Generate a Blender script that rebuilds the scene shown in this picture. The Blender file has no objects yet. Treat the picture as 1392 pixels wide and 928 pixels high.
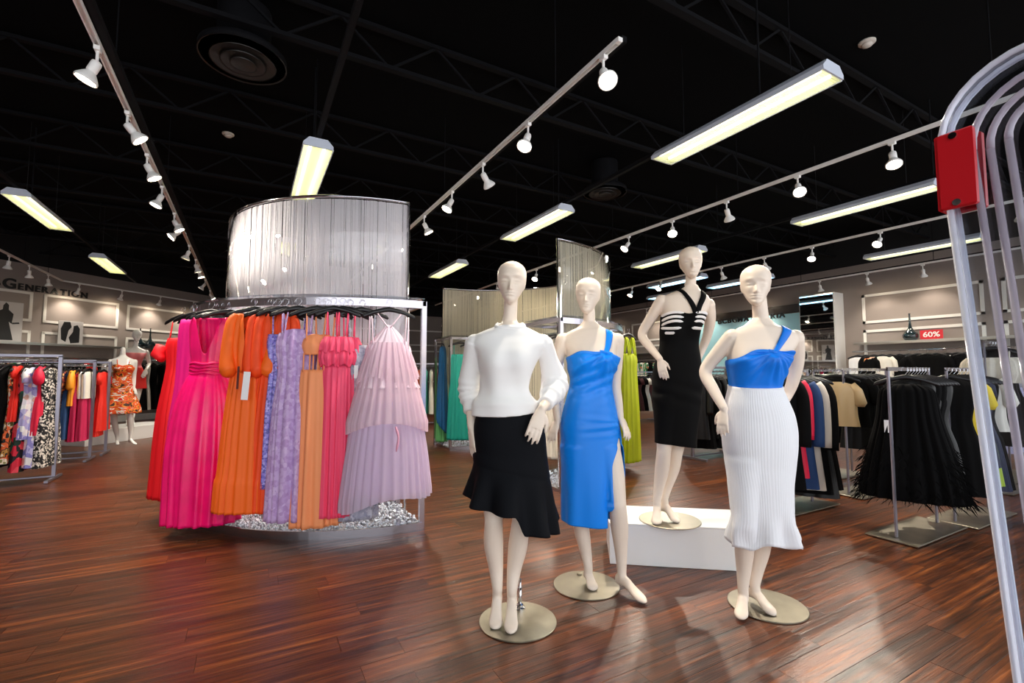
# Fashion boutique interior: gowns on a curved stand, four display figures, racks and track lighting.
# World axes: Y runs along the lighting tracks, X along the floor planks, units are metres.
import bpy, math, random
import numpy as np
from mathutils import Vector, Matrix
from mathutils.bvhtree import BVHTree

random.seed(7)
rng = np.random.default_rng(7)
scene = bpy.context.scene
COL = scene.collection

# ---------------------------------------------------------------- camera
cam_data = bpy.data.cameras.new('camera')
cam_data.sensor_width = 36.0
cam_data.lens = 640.0 / 1392.0 * 36.0
cam_data.clip_start = 0.02
cam_data.clip_end = 100
cam = bpy.data.objects.new('camera', cam_data)
COL.objects.link(cam)
cam.location = (0, 0, 1.28)
cam.rotation_euler = (math.radians(90 + 3.8), 0, math.radians(-29.2))
scene.camera = cam

# ---------------------------------------------------------------- world: daylight that enters through the open shop front behind the camera
world = bpy.data.worlds.new('world')
scene.world = world
world.use_nodes = True
wn = world.node_tree.nodes
wn['Background'].inputs['Color'].default_value = (0.93, 0.96, 1.0, 1)
wn['Background'].inputs['Strength'].default_value = 0.85

# ---------------------------------------------------------------- exposure
scene.view_settings.view_transform = 'Standard'
scene.view_settings.look = 'None'
scene.view_settings.exposure = 1.5
scene.view_settings.gamma = 1.0
scene.view_settings.use_curve_mapping = False
scene.cycles.use_denoising = True
scene.cycles.max_bounces = 8
scene.cycles.transparent_max_bounces = 16
scene.cycles.sample_clamp_indirect = 6.0
scene.cycles.caustics_reflective = False
scene.cycles.caustics_refractive = False
TUBE_L = 1.8          # radiance of the fluorescent tubes
SPOT_W = 70.0         # power of each track spotlight

# ================================================================ helpers
PI = math.pi

def lin(h):
    h = h.lstrip('#')
    c = [int(h[i:i + 2], 16) / 255 for i in (0, 2, 4)]
    return tuple((x / 12.92 if x <= 0.04045 else ((x + 0.055) / 1.055) ** 2.4) for x in c) + (1.0,)

MATS = {}
ORD = ['first', 'second', 'third', 'fourth', 'fifth', 'sixth', 'seventh', 'eighth', 'ninth', 'tenth', 'eleventh', 'twelfth', 'thirteenth', 'fourteenth', 'fifteenth', 'sixteenth', 'seventeenth', 'eighteenth',
       'nineteenth', 'twentieth', 'twenty-first', 'twenty-second', 'twenty-third', 'twenty-fourth', 'twenty-fifth', 'twenty-sixth']

def nd(nt, kind, **kw):
    n = nt.nodes.new(kind)
    for k, v in kw.items():
        if k in n.inputs:
            n.inputs[k].default_value = v
        else:
            setattr(n, k, v)
    return n

def mat(name, col, rough=0.6, metal=0.0, spec=0.5, sheen=0.0, coat=0.0, alpha=1.0, bump=0.0, bscale=200.0, vary=0.0, vscale=6.0, emit=None, estr=0.0):
    if name in MATS:
        return MATS[name]
    m = bpy.data.materials.new(name)
    m.use_nodes = True
    nt = m.node_tree
    b = nt.nodes['Principled BSDF']
    c = lin(col)
    b.inputs['Base Color'].default_value = c
    b.inputs['Roughness'].default_value = rough
    b.inputs['Metallic'].default_value = metal
    b.inputs['Specular IOR Level'].default_value = spec
    b.inputs['Sheen Weight'].default_value = sheen
    b.inputs['Coat Weight'].default_value = coat
    b.inputs['Alpha'].default_value = alpha
    m.diffuse_color = c
    if emit:
        b.inputs['Emission Color'].default_value = lin(emit)
        b.inputs['Emission Strength'].default_value = estr
    tc = None
    if bump or vary:
        tc = nd(nt, 'ShaderNodeTexCoord')
    if vary:
        n = nd(nt, 'ShaderNodeTexNoise', Scale=vscale, Detail=4.0)
        nt.links.new(tc.outputs['Object'], n.inputs['Vector'])
        r = nd(nt, 'ShaderNodeValToRGB')
        r.color_ramp.elements[0].position = 0.3
        r.color_ramp.elements[1].position = 0.7
        r.color_ramp.elements[0].color = tuple(x * (1 - vary) for x in c[:3]) + (1,)
        r.color_ramp.elements[1].color = tuple(min(1, x * (1 + vary)) for x in c[:3]) + (1,)
        nt.links.new(n.outputs['Fac'], r.inputs['Fac'])
        nt.links.new(r.outputs['Color'], b.inputs['Base Color'])
    if bump:
        n = nd(nt, 'ShaderNodeTexNoise', Scale=bscale, Detail=3.0)
        nt.links.new(tc.outputs['Object'], n.inputs['Vector'])
        bp = nd(nt, 'ShaderNodeBump', Strength=bump, Distance=0.002)
        nt.links.new(n.outputs['Fac'], bp.inputs['Height'])
        nt.links.new(bp.outputs['Normal'], b.inputs['Normal'])
    MATS[name] = m
    return m

def print_mat(name, cols, scale=18.0, kind='voronoi', rough=0.75, stretch=(1, 1, 1), warp=0.0):
    """Printed cloth: irregular cells or brush strokes of several flat colours."""
    if name in MATS:
        return MATS[name]
    m = bpy.data.materials.new(name)
    m.use_nodes = True
    nt = m.node_tree
    b = nt.nodes['Principled BSDF']
    b.inputs['Roughness'].default_value = rough
    tc = nd(nt, 'ShaderNodeTexCoord')
    mp = nd(nt, 'ShaderNodeMapping')
    mp.inputs['Scale'].default_value = stretch
    nt.links.new(tc.outputs['Object'], mp.inputs['Vector'])
    src = mp.outputs['Vector']
    if warp:
        w = nd(nt, 'ShaderNodeTexNoise', Scale=scale * 0.6)
        nt.links.new(src, w.inputs['Vector'])
        mx = nd(nt, 'ShaderNodeVectorMath', operation='MULTIPLY_ADD')
        nt.links.new(w.outputs['Color'], mx.inputs[0])
        mx.inputs[1].default_value = (warp, warp, warp)
        nt.links.new(src, mx.inputs[2])
        src = mx.outputs[0]
    if kind == 'voronoi':
        t = nd(nt, 'ShaderNodeTexVoronoi', Scale=scale)
        nt.links.new(src, t.inputs['Vector'])
        sep = nd(nt, 'ShaderNodeSeparateColor')
        nt.links.new(t.outputs['Color'], sep.inputs['Color'])
        fac = sep.outputs[0]
    else:
        t = nd(nt, 'ShaderNodeTexNoise', Scale=scale, Detail=2.0)
        nt.links.new(src, t.inputs['Vector'])
        mr = nd(nt, 'ShaderNodeMapRange')
        mr.inputs['From Min'].default_value = 0.3
        mr.inputs['From Max'].default_value = 0.7
        nt.links.new(t.outputs['Fac'], mr.inputs['Value'])
        fac = mr.outputs[0]
    r = nd(nt, 'ShaderNodeValToRGB')
    r.color_ramp.interpolation = 'CONSTANT'
    n = len(cols)
    els = r.color_ramp.elements
    while len(els) < n:
        els.new(0.5)
    for i, c in enumerate(cols):
        els[i].position = i / n
        els[i].color = lin(c)
    nt.links.new(fac, r.inputs['Fac'])
    nt.links.new(r.outputs['Color'], b.inputs['Base Color'])
    MATS[name] = m
    return m

def clear_mat(name, tint='#ffffff', gloss=0.06, rough=0.03, base=0.06):
    """Thin clear acrylic sheet: mostly see-through with a Fresnel reflection."""
    if name in MATS:
        return MATS[name]
    m = bpy.data.materials.new(name)
    m.use_nodes = True
    nt = m.node_tree
    nt.nodes.remove(nt.nodes['Principled BSDF'])
    tr = nd(nt, 'ShaderNodeBsdfTransparent', Color=lin(tint))
    gl = nd(nt, 'ShaderNodeBsdfGlossy', Roughness=rough)
    lw = nd(nt, 'ShaderNodeLayerWeight', Blend=0.5)
    pw = nd(nt, 'ShaderNodeMath', operation='POWER')
    nt.links.new(lw.outputs['Facing'], pw.inputs[0])
    pw.inputs[1].default_value = 5.0
    fr = nd(nt, 'ShaderNodeMath', operation='MULTIPLY_ADD')
    nt.links.new(pw.outputs[0], fr.inputs[0])
    fr.inputs[1].default_value = 0.95
    fr.inputs[2].default_value = base
    mx = nd(nt, 'ShaderNodeMixShader')
    nt.links.new(fr.outputs[0], mx.inputs[0])
    nt.links.new(tr.outputs[0], mx.inputs[1])
    nt.links.new(gl.outputs[0], mx.inputs[2])
    nt.links.new(mx.outputs[0], nt.nodes['Material Output'].inputs['Surface'])
    MATS[name] = m
    return m

def sheer_mat(name, col, opacity=0.75, rough=0.7):
    """Net or tulle: diffuse threads with see-through gaps and light passing through."""
    if name in MATS:
        return MATS[name]
    m = bpy.data.materials.new(name)
    m.use_nodes = True
    nt = m.node_tree
    nt.nodes.remove(nt.nodes['Principled BSDF'])
    tr = nd(nt, 'ShaderNodeBsdfTransparent')
    df = nd(nt, 'ShaderNodeBsdfDiffuse', Color=lin(col))
    tl = nd(nt, 'ShaderNodeBsdfTranslucent', Color=lin(col))
    m1 = nd(nt, 'ShaderNodeMixShader')
    m1.inputs[0].default_value = 0.35
    m2 = nd(nt, 'ShaderNodeMixShader')
    m2.inputs[0].default_value = opacity
    nt.links.new(df.outputs[0], m1.inputs[1])
    nt.links.new(tl.outputs[0], m1.inputs[2])
    nt.links.new(tr.outputs[0], m2.inputs[1])
    nt.links.new(m1.outputs[0], m2.inputs[2])
    nt.links.new(m2.outputs[0], nt.nodes['Material Output'].inputs['Surface'])
    MATS[name] = m
    return m

# ---------------------------------------------------------------- objects
def new_mesh(name, V, F, smooth=True):
    me = bpy.data.meshes.new(name)
    me.from_pydata([tuple(v) for v in V], [], [tuple(f) for f in F])
    me.update()
    if smooth and len(me.polygons):
        me.polygons.foreach_set('use_smooth', [True] * len(me.polygons))
    return me

def link(name, me, m=None, parent=None, loc=None, rot=None):
    o = bpy.data.objects.new(name, me)
    COL.objects.link(o)
    if m is not None and me is not None and len(me.materials) == 0:
        me.materials.append(m)
    if parent is not None:
        o.parent = parent
    if loc is not None:
        o.location = loc
    if rot is not None:
        o.rotation_euler = (0, 0, rot) if not isinstance(rot, tuple) else rot
    return o

def tag(o, label, cat, group=None):
    o['label'] = label
    o['category'] = cat
    if group:
        o['group'] = group
    return o

def struct(o):
    o['kind'] = 'structure'
    return o

def empty(name, loc=(0, 0, 0), rz=0.0):
    o = bpy.data.objects.new(name, None)
    o.empty_display_size = 0.1
    COL.objects.link(o)
    o.location = loc
    o.rotation_euler = (0, 0, rz)
    return o

def copy_tree(o, parent=None):
    c = o.copy()
    COL.objects.link(c)
    c.parent = parent
    for ch in o.children:
        copy_tree(ch, c)
    return c

class MB:
    """Collects shapes of ONE part and links them as one mesh."""
    def __init__(s):
        s.V = []
        s.F = []

    def add(s, V, F):
        o = len(s.V)
        s.V.extend([tuple(v) for v in V])
        s.F.extend([tuple(i + o for i in f) for f in F])
        return s

    def box(s, c, size, rz=0.0, bev=0.0):
        hx, hy, hz = size[0] / 2, size[1] / 2, size[2] / 2
        ca, sa = math.cos(rz), math.sin(rz)
        def T(p):
            return (c[0] + p[0] * ca - p[1] * sa, c[1] + p[0] * sa + p[1] * ca, c[2] + p[2])
        if bev <= 0:
            P = [(x, y, z) for z in (-hz, hz) for (x, y) in ((-hx, -hy), (hx, -hy), (hx, hy), (-hx, hy))]
            F = [(3, 2, 1, 0), (4, 5, 6, 7), (0, 1, 5, 4), (1, 2, 6, 5), (2, 3, 7, 6), (3, 0, 4, 7)]
        else:
            P = []
            for z, k in ((-hz, 1), (-hz + bev, 0), (hz - bev, 0), (hz, 1)):
                i = bev * k
                P += [(-hx + i, -hy + i, z), (hx - i, -hy + i, z), (hx - i, hy - i, z), (-hx + i, hy - i, z)]
            F = [(3, 2, 1, 0), (12, 13, 14, 15)]
            for l in range(3):
                for k in range(4):
                    a, b2 = l * 4 + k, l * 4 + (k + 1) % 4
                    F.append((a, b2, b2 + 4, a + 4))
        return s.add([T(p) for p in P], F)

    def tube(s, pts, rad, n=10, caps=True, squash=None):
        P = [Vector(p) for p in pts]
        m = len(P)
        if not hasattr(rad, '__len__'):
            rad = [rad] * m
        tan = []
        for i in range(m):
            t = P[min(i + 1, m - 1)] - P[max(i - 1, 0)]
            tan.append(t.normalized())
        ref = Vector((0, 0, 1)) if abs(tan[0].z) < 0.9 else Vector((1, 0, 0))
        nrm = (ref - tan[0] * ref.dot(tan[0])).normalized()
        V = []
        for i in range(m):
            nrm = (nrm - tan[i] * nrm.dot(tan[i])).normalized()
            bn = tan[i].cross(nrm)
            for k in range(n):
                a = 2 * PI * k / n
                ra, rb = rad[i], rad[i]
                if squash:
                    ra, rb = rad[i] * squash[0], rad[i] * squash[1]
                V.append(P[i] + nrm * (math.cos(a) * ra) + bn * (math.sin(a) * rb))
        F = []
        for i in range(m - 1):
            for k in range(n):
                a, b2 = i * n + k, i * n + (k + 1) % n
                F.append((a, b2, b2 + n, a + n))
        if caps:
            F.append(tuple(range(n - 1, -1, -1)))
            F.append(tuple((m - 1) * n + k for k in range(n)))
        return s.add(V, F)

    def lathe(s, prof, c=(0, 0, 0), n=24, axis='z'):
        V = []
        for r, z in prof:
            for k in range(n):
                a = 2 * PI * k / n
                V.append((c[0] + r * math.cos(a), c[1] + r * math.sin(a), c[2] + z))
        F = []
        for i in range(len(prof) - 1):
            for k in range(n):
                a, b2 = i * n + k, i * n + (k + 1) % n
                F.append((a, b2, b2 + n, a + n))
        if prof[0][0] > 1e-6:
            F.append(tuple(range(n - 1, -1, -1)))
        if prof[-1][0] > 1e-6:
            F.append(tuple((len(prof) - 1) * n + k for k in range(n)))
        return s.add(V, F)

    def mesh(s, name, smooth=False):
        return new_mesh(name, s.V, s.F, smooth)

    def build(s, name, m, parent=None, smooth=False, loc=None, rot=None):
        return link(name, s.mesh(name, smooth), m, parent, loc, rot)

def bar(a, b, w, h, up=(0, 0, 1)):
    """Vertices and faces of a rectangular bar from a to b."""
    a, b, up = Vector(a), Vector(b), Vector(up)
    t = (b - a).normalized()
    sd = t.cross(up)
    if sd.length < 1e-4:
        sd = t.cross(Vector((1, 0, 0)))
    sd.normalize()
    u = sd.cross(t).normalized()
    V = []
    for p in (a, b):
        for x, z in ((-1, -1), (1, -1), (1, 1), (-1, 1)):
            V.append(p + sd * (x * w / 2) + u * (z * h / 2))
    return V, [(3, 2, 1, 0), (4, 5, 6, 7), (0, 1, 5, 4), (1, 2, 6, 5), (2, 3, 7, 6), (3, 0, 4, 7)]

def arc_band(c, r0, r1, z0, z1, a0, a1, n=48):
    """Solid band between two radii and two heights along an arc (degrees)."""
    V, F = [], []
    for i in range(n + 1):
        a = math.radians(a0 + (a1 - a0) * i / n)
        ca, sa = math.cos(a), math.sin(a)
        for r, z in ((r0, z0), (r1, z0), (r1, z1), (r0, z1)):
            V.append((c[0] + r * ca, c[1] + r * sa, z))
    for i in range(n):
        for k in range(4):
            a, b2 = i * 4 + k, i * 4 + (k + 1) % 4
            F.append((a, b2, b2 + 4, a + 4))
    F.append((3, 2, 1, 0))
    F.append(tuple(n * 4 + k for k in range(4)))
    return V, F

def hermite(xs, ys, x):
    """Smooth interpolation (monotone-ish cubic) of a table; xs ascending."""
    xs, ys, x = np.asarray(xs, float), np.asarray(ys, float), np.asarray(x, float)
    d = np.diff(ys) / np.diff(xs)
    m = np.zeros_like(ys)
    m[1:-1] = np.where(d[:-1] * d[1:] > 0, 2 * d[:-1] * d[1:] / (d[:-1] + d[1:] + 1e-12), 0)
    m[0], m[-1] = d[0], d[-1]
    x = np.clip(x, xs[0], xs[-1])
    i = np.clip(np.searchsorted(xs, x) - 1, 0, len(xs) - 2)
    h = xs[i + 1] - xs[i]
    t = (x - xs[i]) / h
    return ((2 * t**3 - 3 * t**2 + 1) * ys[i] + (t**3 - 2 * t**2 + t) * h * m[i]
            + (-2 * t**3 + 3 * t**2) * ys[i + 1] + (t**3 - t**2) * h * m[i + 1])

def sstep(a, b, x):
    t = np.clip((x - a) / (b - a), 0, 1)
    return t * t * (3 - 2 * t)

def grid_faces(nu, nv, closed):
    F = []
    for i in range(nu if closed else nu - 1):
        i2 = (i + 1) % nu
        for j in range(nv - 1):
            F.append((i * nv + j, i2 * nv + j, i2 * nv + j + 1, i * nv + j + 1))
    return F

def surf(fn, nu, nv, closed=True):
    """fn(U, V) -> X, Y, Z with U an angle-like parameter in 0..1 and V in 0..1."""
    u = np.arange(nu) / (nu if closed else nu - 1)
    v = np.linspace(0, 1, nv)
    U, Vv = np.meshgrid(u, v, indexing='ij')
    X, Y, Z = fn(U, Vv)
    return np.stack([X, Y, Z], -1).reshape(-1, 3), grid_faces(nu, nv, closed)

def thick(o, t=0.003):
    md = o.modifiers.new('solid', 'SOLIDIFY')
    md.thickness = t
    md.offset = 0
    return o

def smooth_path(pts, n=6):
    """Catmull-Rom through points of any dimension."""
    P = np.array(pts, float)
    P = np.vstack([2 * P[0] - P[1], P, 2 * P[-1] - P[-2]])
    out = []
    for i in range(1, len(P) - 2):
        for k in range(n):
            t = k / n
            p0, p1, p2, p3 = P[i - 1], P[i], P[i + 1], P[i + 2]
            out.append(0.5 * (2 * p1 + (p2 - p0) * t + (2 * p0 - 5 * p1 + 4 * p2 - p3) * t * t + (3 * p1 - p0 - 3 * p2 + p3) * t**3))
    out.append(P[-2])
    return np.array(out)

def remeshed(name, mb, voxel=0.005, iters=4):
    """One continuous surface out of overlapping closed shapes."""
    tmp = link('tmp', mb.mesh('tmp'))
    md = tmp.modifiers.new('r', 'REMESH')
    md.mode = 'VOXEL'
    md.voxel_size = voxel
    md.use_smooth_shade = True
    if iters:
        sm = tmp.modifiers.new('s', 'SMOOTH')
        sm.factor = 0.5
        sm.iterations = iters
    dg = bpy.context.evaluated_depsgraph_get()
    me = bpy.data.meshes.new_from_object(tmp.evaluated_get(dg))
    me.name = name
    old = tmp.data
    bpy.data.objects.remove(tmp)
    bpy.data.meshes.remove(old)
    me.polygons.foreach_set('use_smooth', [True] * len(me.polygons))
    return me

def coords(me):
    a = np.empty(len(me.vertices) * 3)
    me.vertices.foreach_get('co', a)
    return a.reshape(-1, 3)

def set_coords(me, a):
    me.vertices.foreach_set('co', a.reshape(-1))
    me.update()

def text_mesh(txt, size, extrude=0.01, bold=0.0, align='LEFT'):
    cu = bpy.data.curves.new('txt', 'FONT')
    cu.body = txt
    cu.size = size
    cu.extrude = extrude
    cu.offset = bold
    cu.align_x = align
    t = bpy.data.objects.new('txt', cu)
    COL.objects.link(t)
    dg = bpy.context.evaluated_depsgraph_get()
    me = bpy.data.meshes.new_from_object(t.evaluated_get(dg))
    bpy.data.objects.remove(t)
    bpy.data.curves.remove(cu)
    return me

# ================================================================ the room
def floor_material():
    m = bpy.data.materials.new('wood_planks')
    m.use_nodes = True
    nt = m.node_tree
    b = nt.nodes['Principled BSDF']
    L = nt.links.new
    geo = nd(nt, 'ShaderNodeNewGeometry')
    oi = nd(nt, 'ShaderNodeObjectInfo')
    rnd = nd(nt, 'ShaderNodeMath', operation='ADD')
    L(geo.outputs['Random Per Island'], rnd.inputs[0])
    L(oi.outputs['Random'], rnd.inputs[1])
    fr = nd(nt, 'ShaderNodeMath', operation='FRACT')
    L(rnd.outputs[0], fr.inputs[0])
    # strips and grain run along X
    off = nd(nt, 'ShaderNodeCombineXYZ')
    mul = nd(nt, 'ShaderNodeMath', operation='MULTIPLY')
    L(fr.outputs[0], mul.inputs[0])
    mul.inputs[1].default_value = 37.0
    L(mul.outputs[0], off.inputs[2])
    add = nd(nt, 'ShaderNodeVectorMath', operation='ADD')
    L(geo.outputs['Position'], add.inputs[0])
    L(off.outputs[0], add.inputs[1])
    mp = nd(nt, 'ShaderNodeMapping')
    mp.inputs['Scale'].default_value = (1.2, 34.0, 1.0)
    L(add.outputs[0], mp.inputs['Vector'])
    n1 = nd(nt, 'ShaderNodeTexNoise', Scale=1.0, Detail=3.0, Roughness=0.65)
    L(mp.outputs[0], n1.inputs['Vector'])
    mp2 = nd(nt, 'ShaderNodeMapping')
    mp2.inputs['Scale'].default_value = (5.0, 130.0, 1.0)
    L(add.outputs[0], mp2.inputs['Vector'])
    n2 = nd(nt, 'ShaderNodeTexNoise', Scale=1.0, Detail=4.0, Roughness=0.7)
    L(mp2.outputs[0], n2.inputs['Vector'])
    mix = nd(nt, 'ShaderNodeMath', operation='MULTIPLY_ADD')
    L(n2.outputs['Fac'], mix.inputs[0])
    mix.inputs[1].default_value = 0.35
    L(n1.outputs['Fac'], mix.inputs[2])
    ramp = nd(nt, 'ShaderNodeValToRGB')
    e = ramp.color_ramp.elements
    e[0].position = 0.42
    e[0].color = lin('#180b05')
    e[1].position = 0.98
    e[1].color = lin('#a5602e')
    x = e.new(0.62)
    x.color = lin('#47220f')
    x = e.new(0.78)
    x.color = lin('#6c3716')
    L(mix.outputs[0], ramp.inputs['Fac'])
    hs = nd(nt, 'ShaderNodeHueSaturation')
    L(ramp.outputs['Color'], hs.inputs['Color'])
    v = nd(nt, 'ShaderNodeMapRange')
    v.inputs['To Min'].default_value = 0.72
    v.inputs['To Max'].default_value = 1.25
    L(fr.outputs[0], v.inputs['Value'])
    L(v.outputs[0], hs.inputs['Value'])
    L(hs.outputs[0], b.inputs['Base Color'])
    b.inputs['Roughness'].default_value = 0.3
    b.inputs['Specular IOR Level'].default_value = 0.5
    bp = nd(nt, 'ShaderNodeBump', Strength=0.55, Distance=0.006)
    L(mix.outputs[0], bp.inputs['Height'])
    L(bp.outputs['Normal'], b.inputs['Normal'])
    MATS['wood_planks'] = m
    return m

WOOD = floor_material()
m_sub = mat('floor_gap', '#140c08', 0.8)
fl = struct(MB().box((2.75, 8.7, -0.04), (19.5, 22.4, 0.05)).build('floor', m_sub))
PW, PL = 0.15, 1.22
pm = MB().box((0, 0, -0.0075), (PL - 0.0012, PW - 0.0012, 0.015), bev=0.0006).mesh('plank')
pm.materials.append(WOOD)
cells = []
r2 = random.Random(3)
ny = int(22.0 / PW)
fwd = (math.sin(math.radians(29.2)), math.cos(math.radians(29.2)))
for j in range(ny):
    y = -2.3 + PW * (j + 0.5)
    x = -7.0 - r2.random() * PL
    while x < 12.2:
        cx = x + PL / 2
        d = cx * fwd[0] + y * fwd[1]
        lat = cx * fwd[1] - y * fwd[0]
        seen = d > 1.2 and abs(lat) < 1.12 * d + 0.5
        cells.append((0 if seen else 1, d, cx, y))
        x += PL
cells.sort()
rest = MB()
for k, (s, d, cx, y) in enumerate(cells):
    if k < 290:
        link('plank', pm, None, fl, (cx, y, 0))
    else:
        rest.box((cx, y, -0.0075), (PL - 0.0012, PW - 0.0012, 0.015), bev=0.0006)
o = rest.build('plank_field', WOOD, fl)
o['kind'] = 'stuff'

# ---- ceiling deck, joists
m_black = mat('black_ceiling', '#030304', 0.95, spec=0.1)
ce = struct(MB().box((2.75, 8.7, 4.42), (19.5, 22.4, 0.06)).build('ceiling', m_black))
m_joist = mat('black_steel', '#050509', 0.8, spec=0.2)
for i, y in enumerate(np.arange(0.6, 19.2, 1.75)):
    mb = MB()
    for z in (4.36, 4.02):
        mb.add(*bar((-6.9, y, z), (12.4, y, z), 0.06, 0.035))
    for k in range(22):
        x0 = -6.8 + k * 0.87
        mb.add(*bar((x0, y, 4.02), (x0 + 0.435, y, 4.36), 0.02, 0.02))
        mb.add(*bar((x0 + 0.435, y, 4.36), (x0 + 0.87, y, 4.02), 0.02, 0.02))
    mb.build('joist', m_joist, ce)

# ---- walls
def wall_mat(name, col):
    return mat(name, col, 0.85, spec=0.2, bump=0.15, bscale=60, vary=0.04, vscale=1.5)
m_wall = wall_mat('taupe_wall', '#958a84')
m_band = mat('black_bulkhead', '#08080a', 0.85)
m_trim = mat('white_trim', '#e8e4de', 0.5)
m_white = mat('white_paint', '#eceae6', 0.5)

def wall(name, a, b, z0, z1, m, t=0.12):
    """Wall whose room face runs from a to b; thickness lies to the left of a->b."""
    a, b = Vector((a[0], a[1], 0)), Vector((b[0], b[1], 0))
    d = (b - a).normalized()
    n = Vector((-d.y, d.x, 0))
    P = [a, b, b + n * t, a + n * t]
    V = [(p.x, p.y, z0) for p in P] + [(p.x, p.y, z1) for p in P]
    F = [(3, 2, 1, 0), (4, 5, 6, 7), (0, 1, 5, 4), (1, 2, 6, 5), (2, 3, 7, 6), (3, 0, 4, 7)]
    return struct(MB().add(V, F).build(name, m))

WT = 3.72
wall('wall_right', (12, 19.5), (12, -2.3), 0, WT, m_wall)
wall('wall_diagonal', (-6.7, 12.15), (0.65, 19.5), 0, WT, m_wall) 
wall('wall_back', (0.65, 19.5), (12, 19.5), 0, WT, m_wall)
wall('wall_left', (-6.7, -2.3), (-6.7, 12.15), 0, WT, m_wall)
# dark structure above the wall line
wall('wall_upper_right', (12, 19.5), (12, -2.3), WT, 4.4, m_band)
wall('wall_upper_diagonal', (-6.7, 12.15), (0.65, 19.5), WT, 4.4, m_band)
wall('wall_upper_back', (0.65, 19.5), (12, 19.5), WT, 4.4, m_band)
wall('wall_upper_left', (-6.7, -2.3), (-6.7, 12.15), WT, 4.4, m_band)

# wall flips: faces are closed boxes so both sides render
TRIM = [0]
def frame(origin, d, n, s0, s1, z0, z1, w=0.055, t=0.02):
    """Picture-frame moulding on a wall: origin + d*s, outward normal n."""
    TRIM[0] += 1
    mb = MB()
    o3, d3, n3 = Vector(origin), Vector(d), Vector(n)
    def P(s, z):
        q = o3 + d3 * s + n3 * (t / 2)
        return (q.x, q.y, z)
    h = w / 2
    mb.add(*bar(P(s0 - h, z0), P(s1 + h, z0), t, w))
    mb.add(*bar(P(s0 - h, z1), P(s1 + h, z1), t, w))
    mb.add(*bar(P(s0, z0 - h), P(s0, z1 + h), w, t, up=n))
    mb.add(*bar(P(s1, z0 - h), P(s1, z1 + h), w, t, up=n))
    return struct(mb.build('trim_%d' % TRIM[0], m_trim))

DG = Vector((0.70711, 0.70711, 0))        # along the diagonal wall
DN = Vector((0.70711, -0.70711, 0))       # out of it
D0 = Vector((-4.155, 14.695, 0))          # start of the frame with the small picture
for s0, s1 in ((-3.4, -1.82), (-1.82 + 0.0, -0.26), (0.0, 1.55), (1.82, 3.37), (3.64, 5.2)):
    if s0 == -1.82:
        s0 = -1.81
        s1 = -0.26
    else:
        s1 = s0 + 1.55
    if s0 < -3:
        continue
    frame(D0, DG, DN, s0, s1, 2.46, 3.07)
    frame(D0, DG, DN, s0, s1, 0.9, 2.2)
for k in range(5):
    s = 0.6 + k * 2.2
    frame((0.65, 19.5, 0), (1, 0, 0), (0, -1, 0), s, s + 1.9, 2.46, 3.07)
    frame((0.65, 19.5, 0), (1, 0, 0), (0, -1, 0), s, s + 1.9, 0.9, 2.2)
for y0, y1 in ((5.3, 3.35), (3.05, 1.1), (0.8, -1.2), (12.6, 10.7), (14.9, 13.0), (17.2, 15.3)):
    frame((12, 0, 0), (0, 1, 0), (-1, 0, 0), y1, y0, 2.40, 2.99)
    frame((12, 0, 0), (0, 1, 0), (-1, 0, 0), y1, y0, 0.9, 2.20)
# baseboards
for nm, a, b, n in (('baseboard_right', (12, 19.5), (12, -2.3), (-1, 0)), ('baseboard_diagonal', (-6.7, 12.15), (0.65, 19.5), (0.7071, -0.7071)),
                    ('baseboard_back', (0.65, 19.5), (12, 19.5), (0, -1))):
    q = 0.012
    struct(MB().add(*bar((a[0] + n[0] * q, a[1] + n[1] * q, 0.08), (b[0] + n[0] * q, b[1] + n[1] * q, 0.08), 0.024, 0.16)).build(nm, m_trim))

# ---- feature wall with the light blue panel, mirror column and sign
m_blue = mat('pale_blue_gloss', '#b2e4ee', 0.18, spec=0.6, coat=0.5)
m_mirror = mat('mirror_glass', '#f2f4f4', 0.02, metal=1.0)
m_darkwood = mat('dark_bronze', '#2a1a10', 0.35, vary=0.4, vscale=3)
col = struct(MB().box((11.8, 6.1, 1.56), (0.4, 0.78, 3.12)).build('wall_column', m_white))
mr = empty('mirror', (11.59, 6.1, 0))
tag(mr, 'tall frameless mirror on the side of the white column beside the pale blue panel', 'mirror')
MB().box((0, 0, 1.6), (0.012, 0.74, 3.0), bev=0.004).build('mirror_glass', m_mirror, mr)
MB().box((0, 0, 0.06), (0.03, 0.76, 0.1)).build('bottom_rail', mat('chrome', '#d8d8dc', 0.12, metal=1.0), mr)
bpn = empty('wall_panel', (11.97, 8.25, 0))
tag(bpn, 'glossy pale blue wall panel carrying dark shop lettering', 'panel')
for k in range(2):
    y = (-0.88 + 1.76 * k)
    MB().box((0, y, 1.42), (0.06, 1.75, 2.72), bev=0.004).build('panel', m_blue, bpn)
MB().box((-0.01, 0, 2.9), (0.09, 3.52, 0.2), bev=0.005).build('header', m_darkwood, bpn)

m_letter = mat('dark_letter', '#15161a', 0.4)
def sign(name, words, origin, d, n, label, m, gap=0.02):
    """Raised letters set side by side: words = list of (text, size)."""
    rz = math.atan2(d[1], d[0])
    root = empty(name, origin, rz)
    x = 0.0
    for txt, size in words:
        for ch in txt:
            me = text_mesh(ch, size, 0.012, size * 0.03)
            c = coords(me)
            if len(c) == 0:
                x += size * 0.3
                continue
            c = np.stack([c[:, 0] - c[:, 0].min() + x, -(c[:, 2] + 0.014), c[:, 1]], -1)
            w = c[:, 0].max() - c[:, 0].min()
            set_coords(me, c)
            me.name = 'letter'
            link('letter', me, m, root)
            x += w + gap + size * 0.05
    tag(root, label, 'sign')
    return root, x

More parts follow.
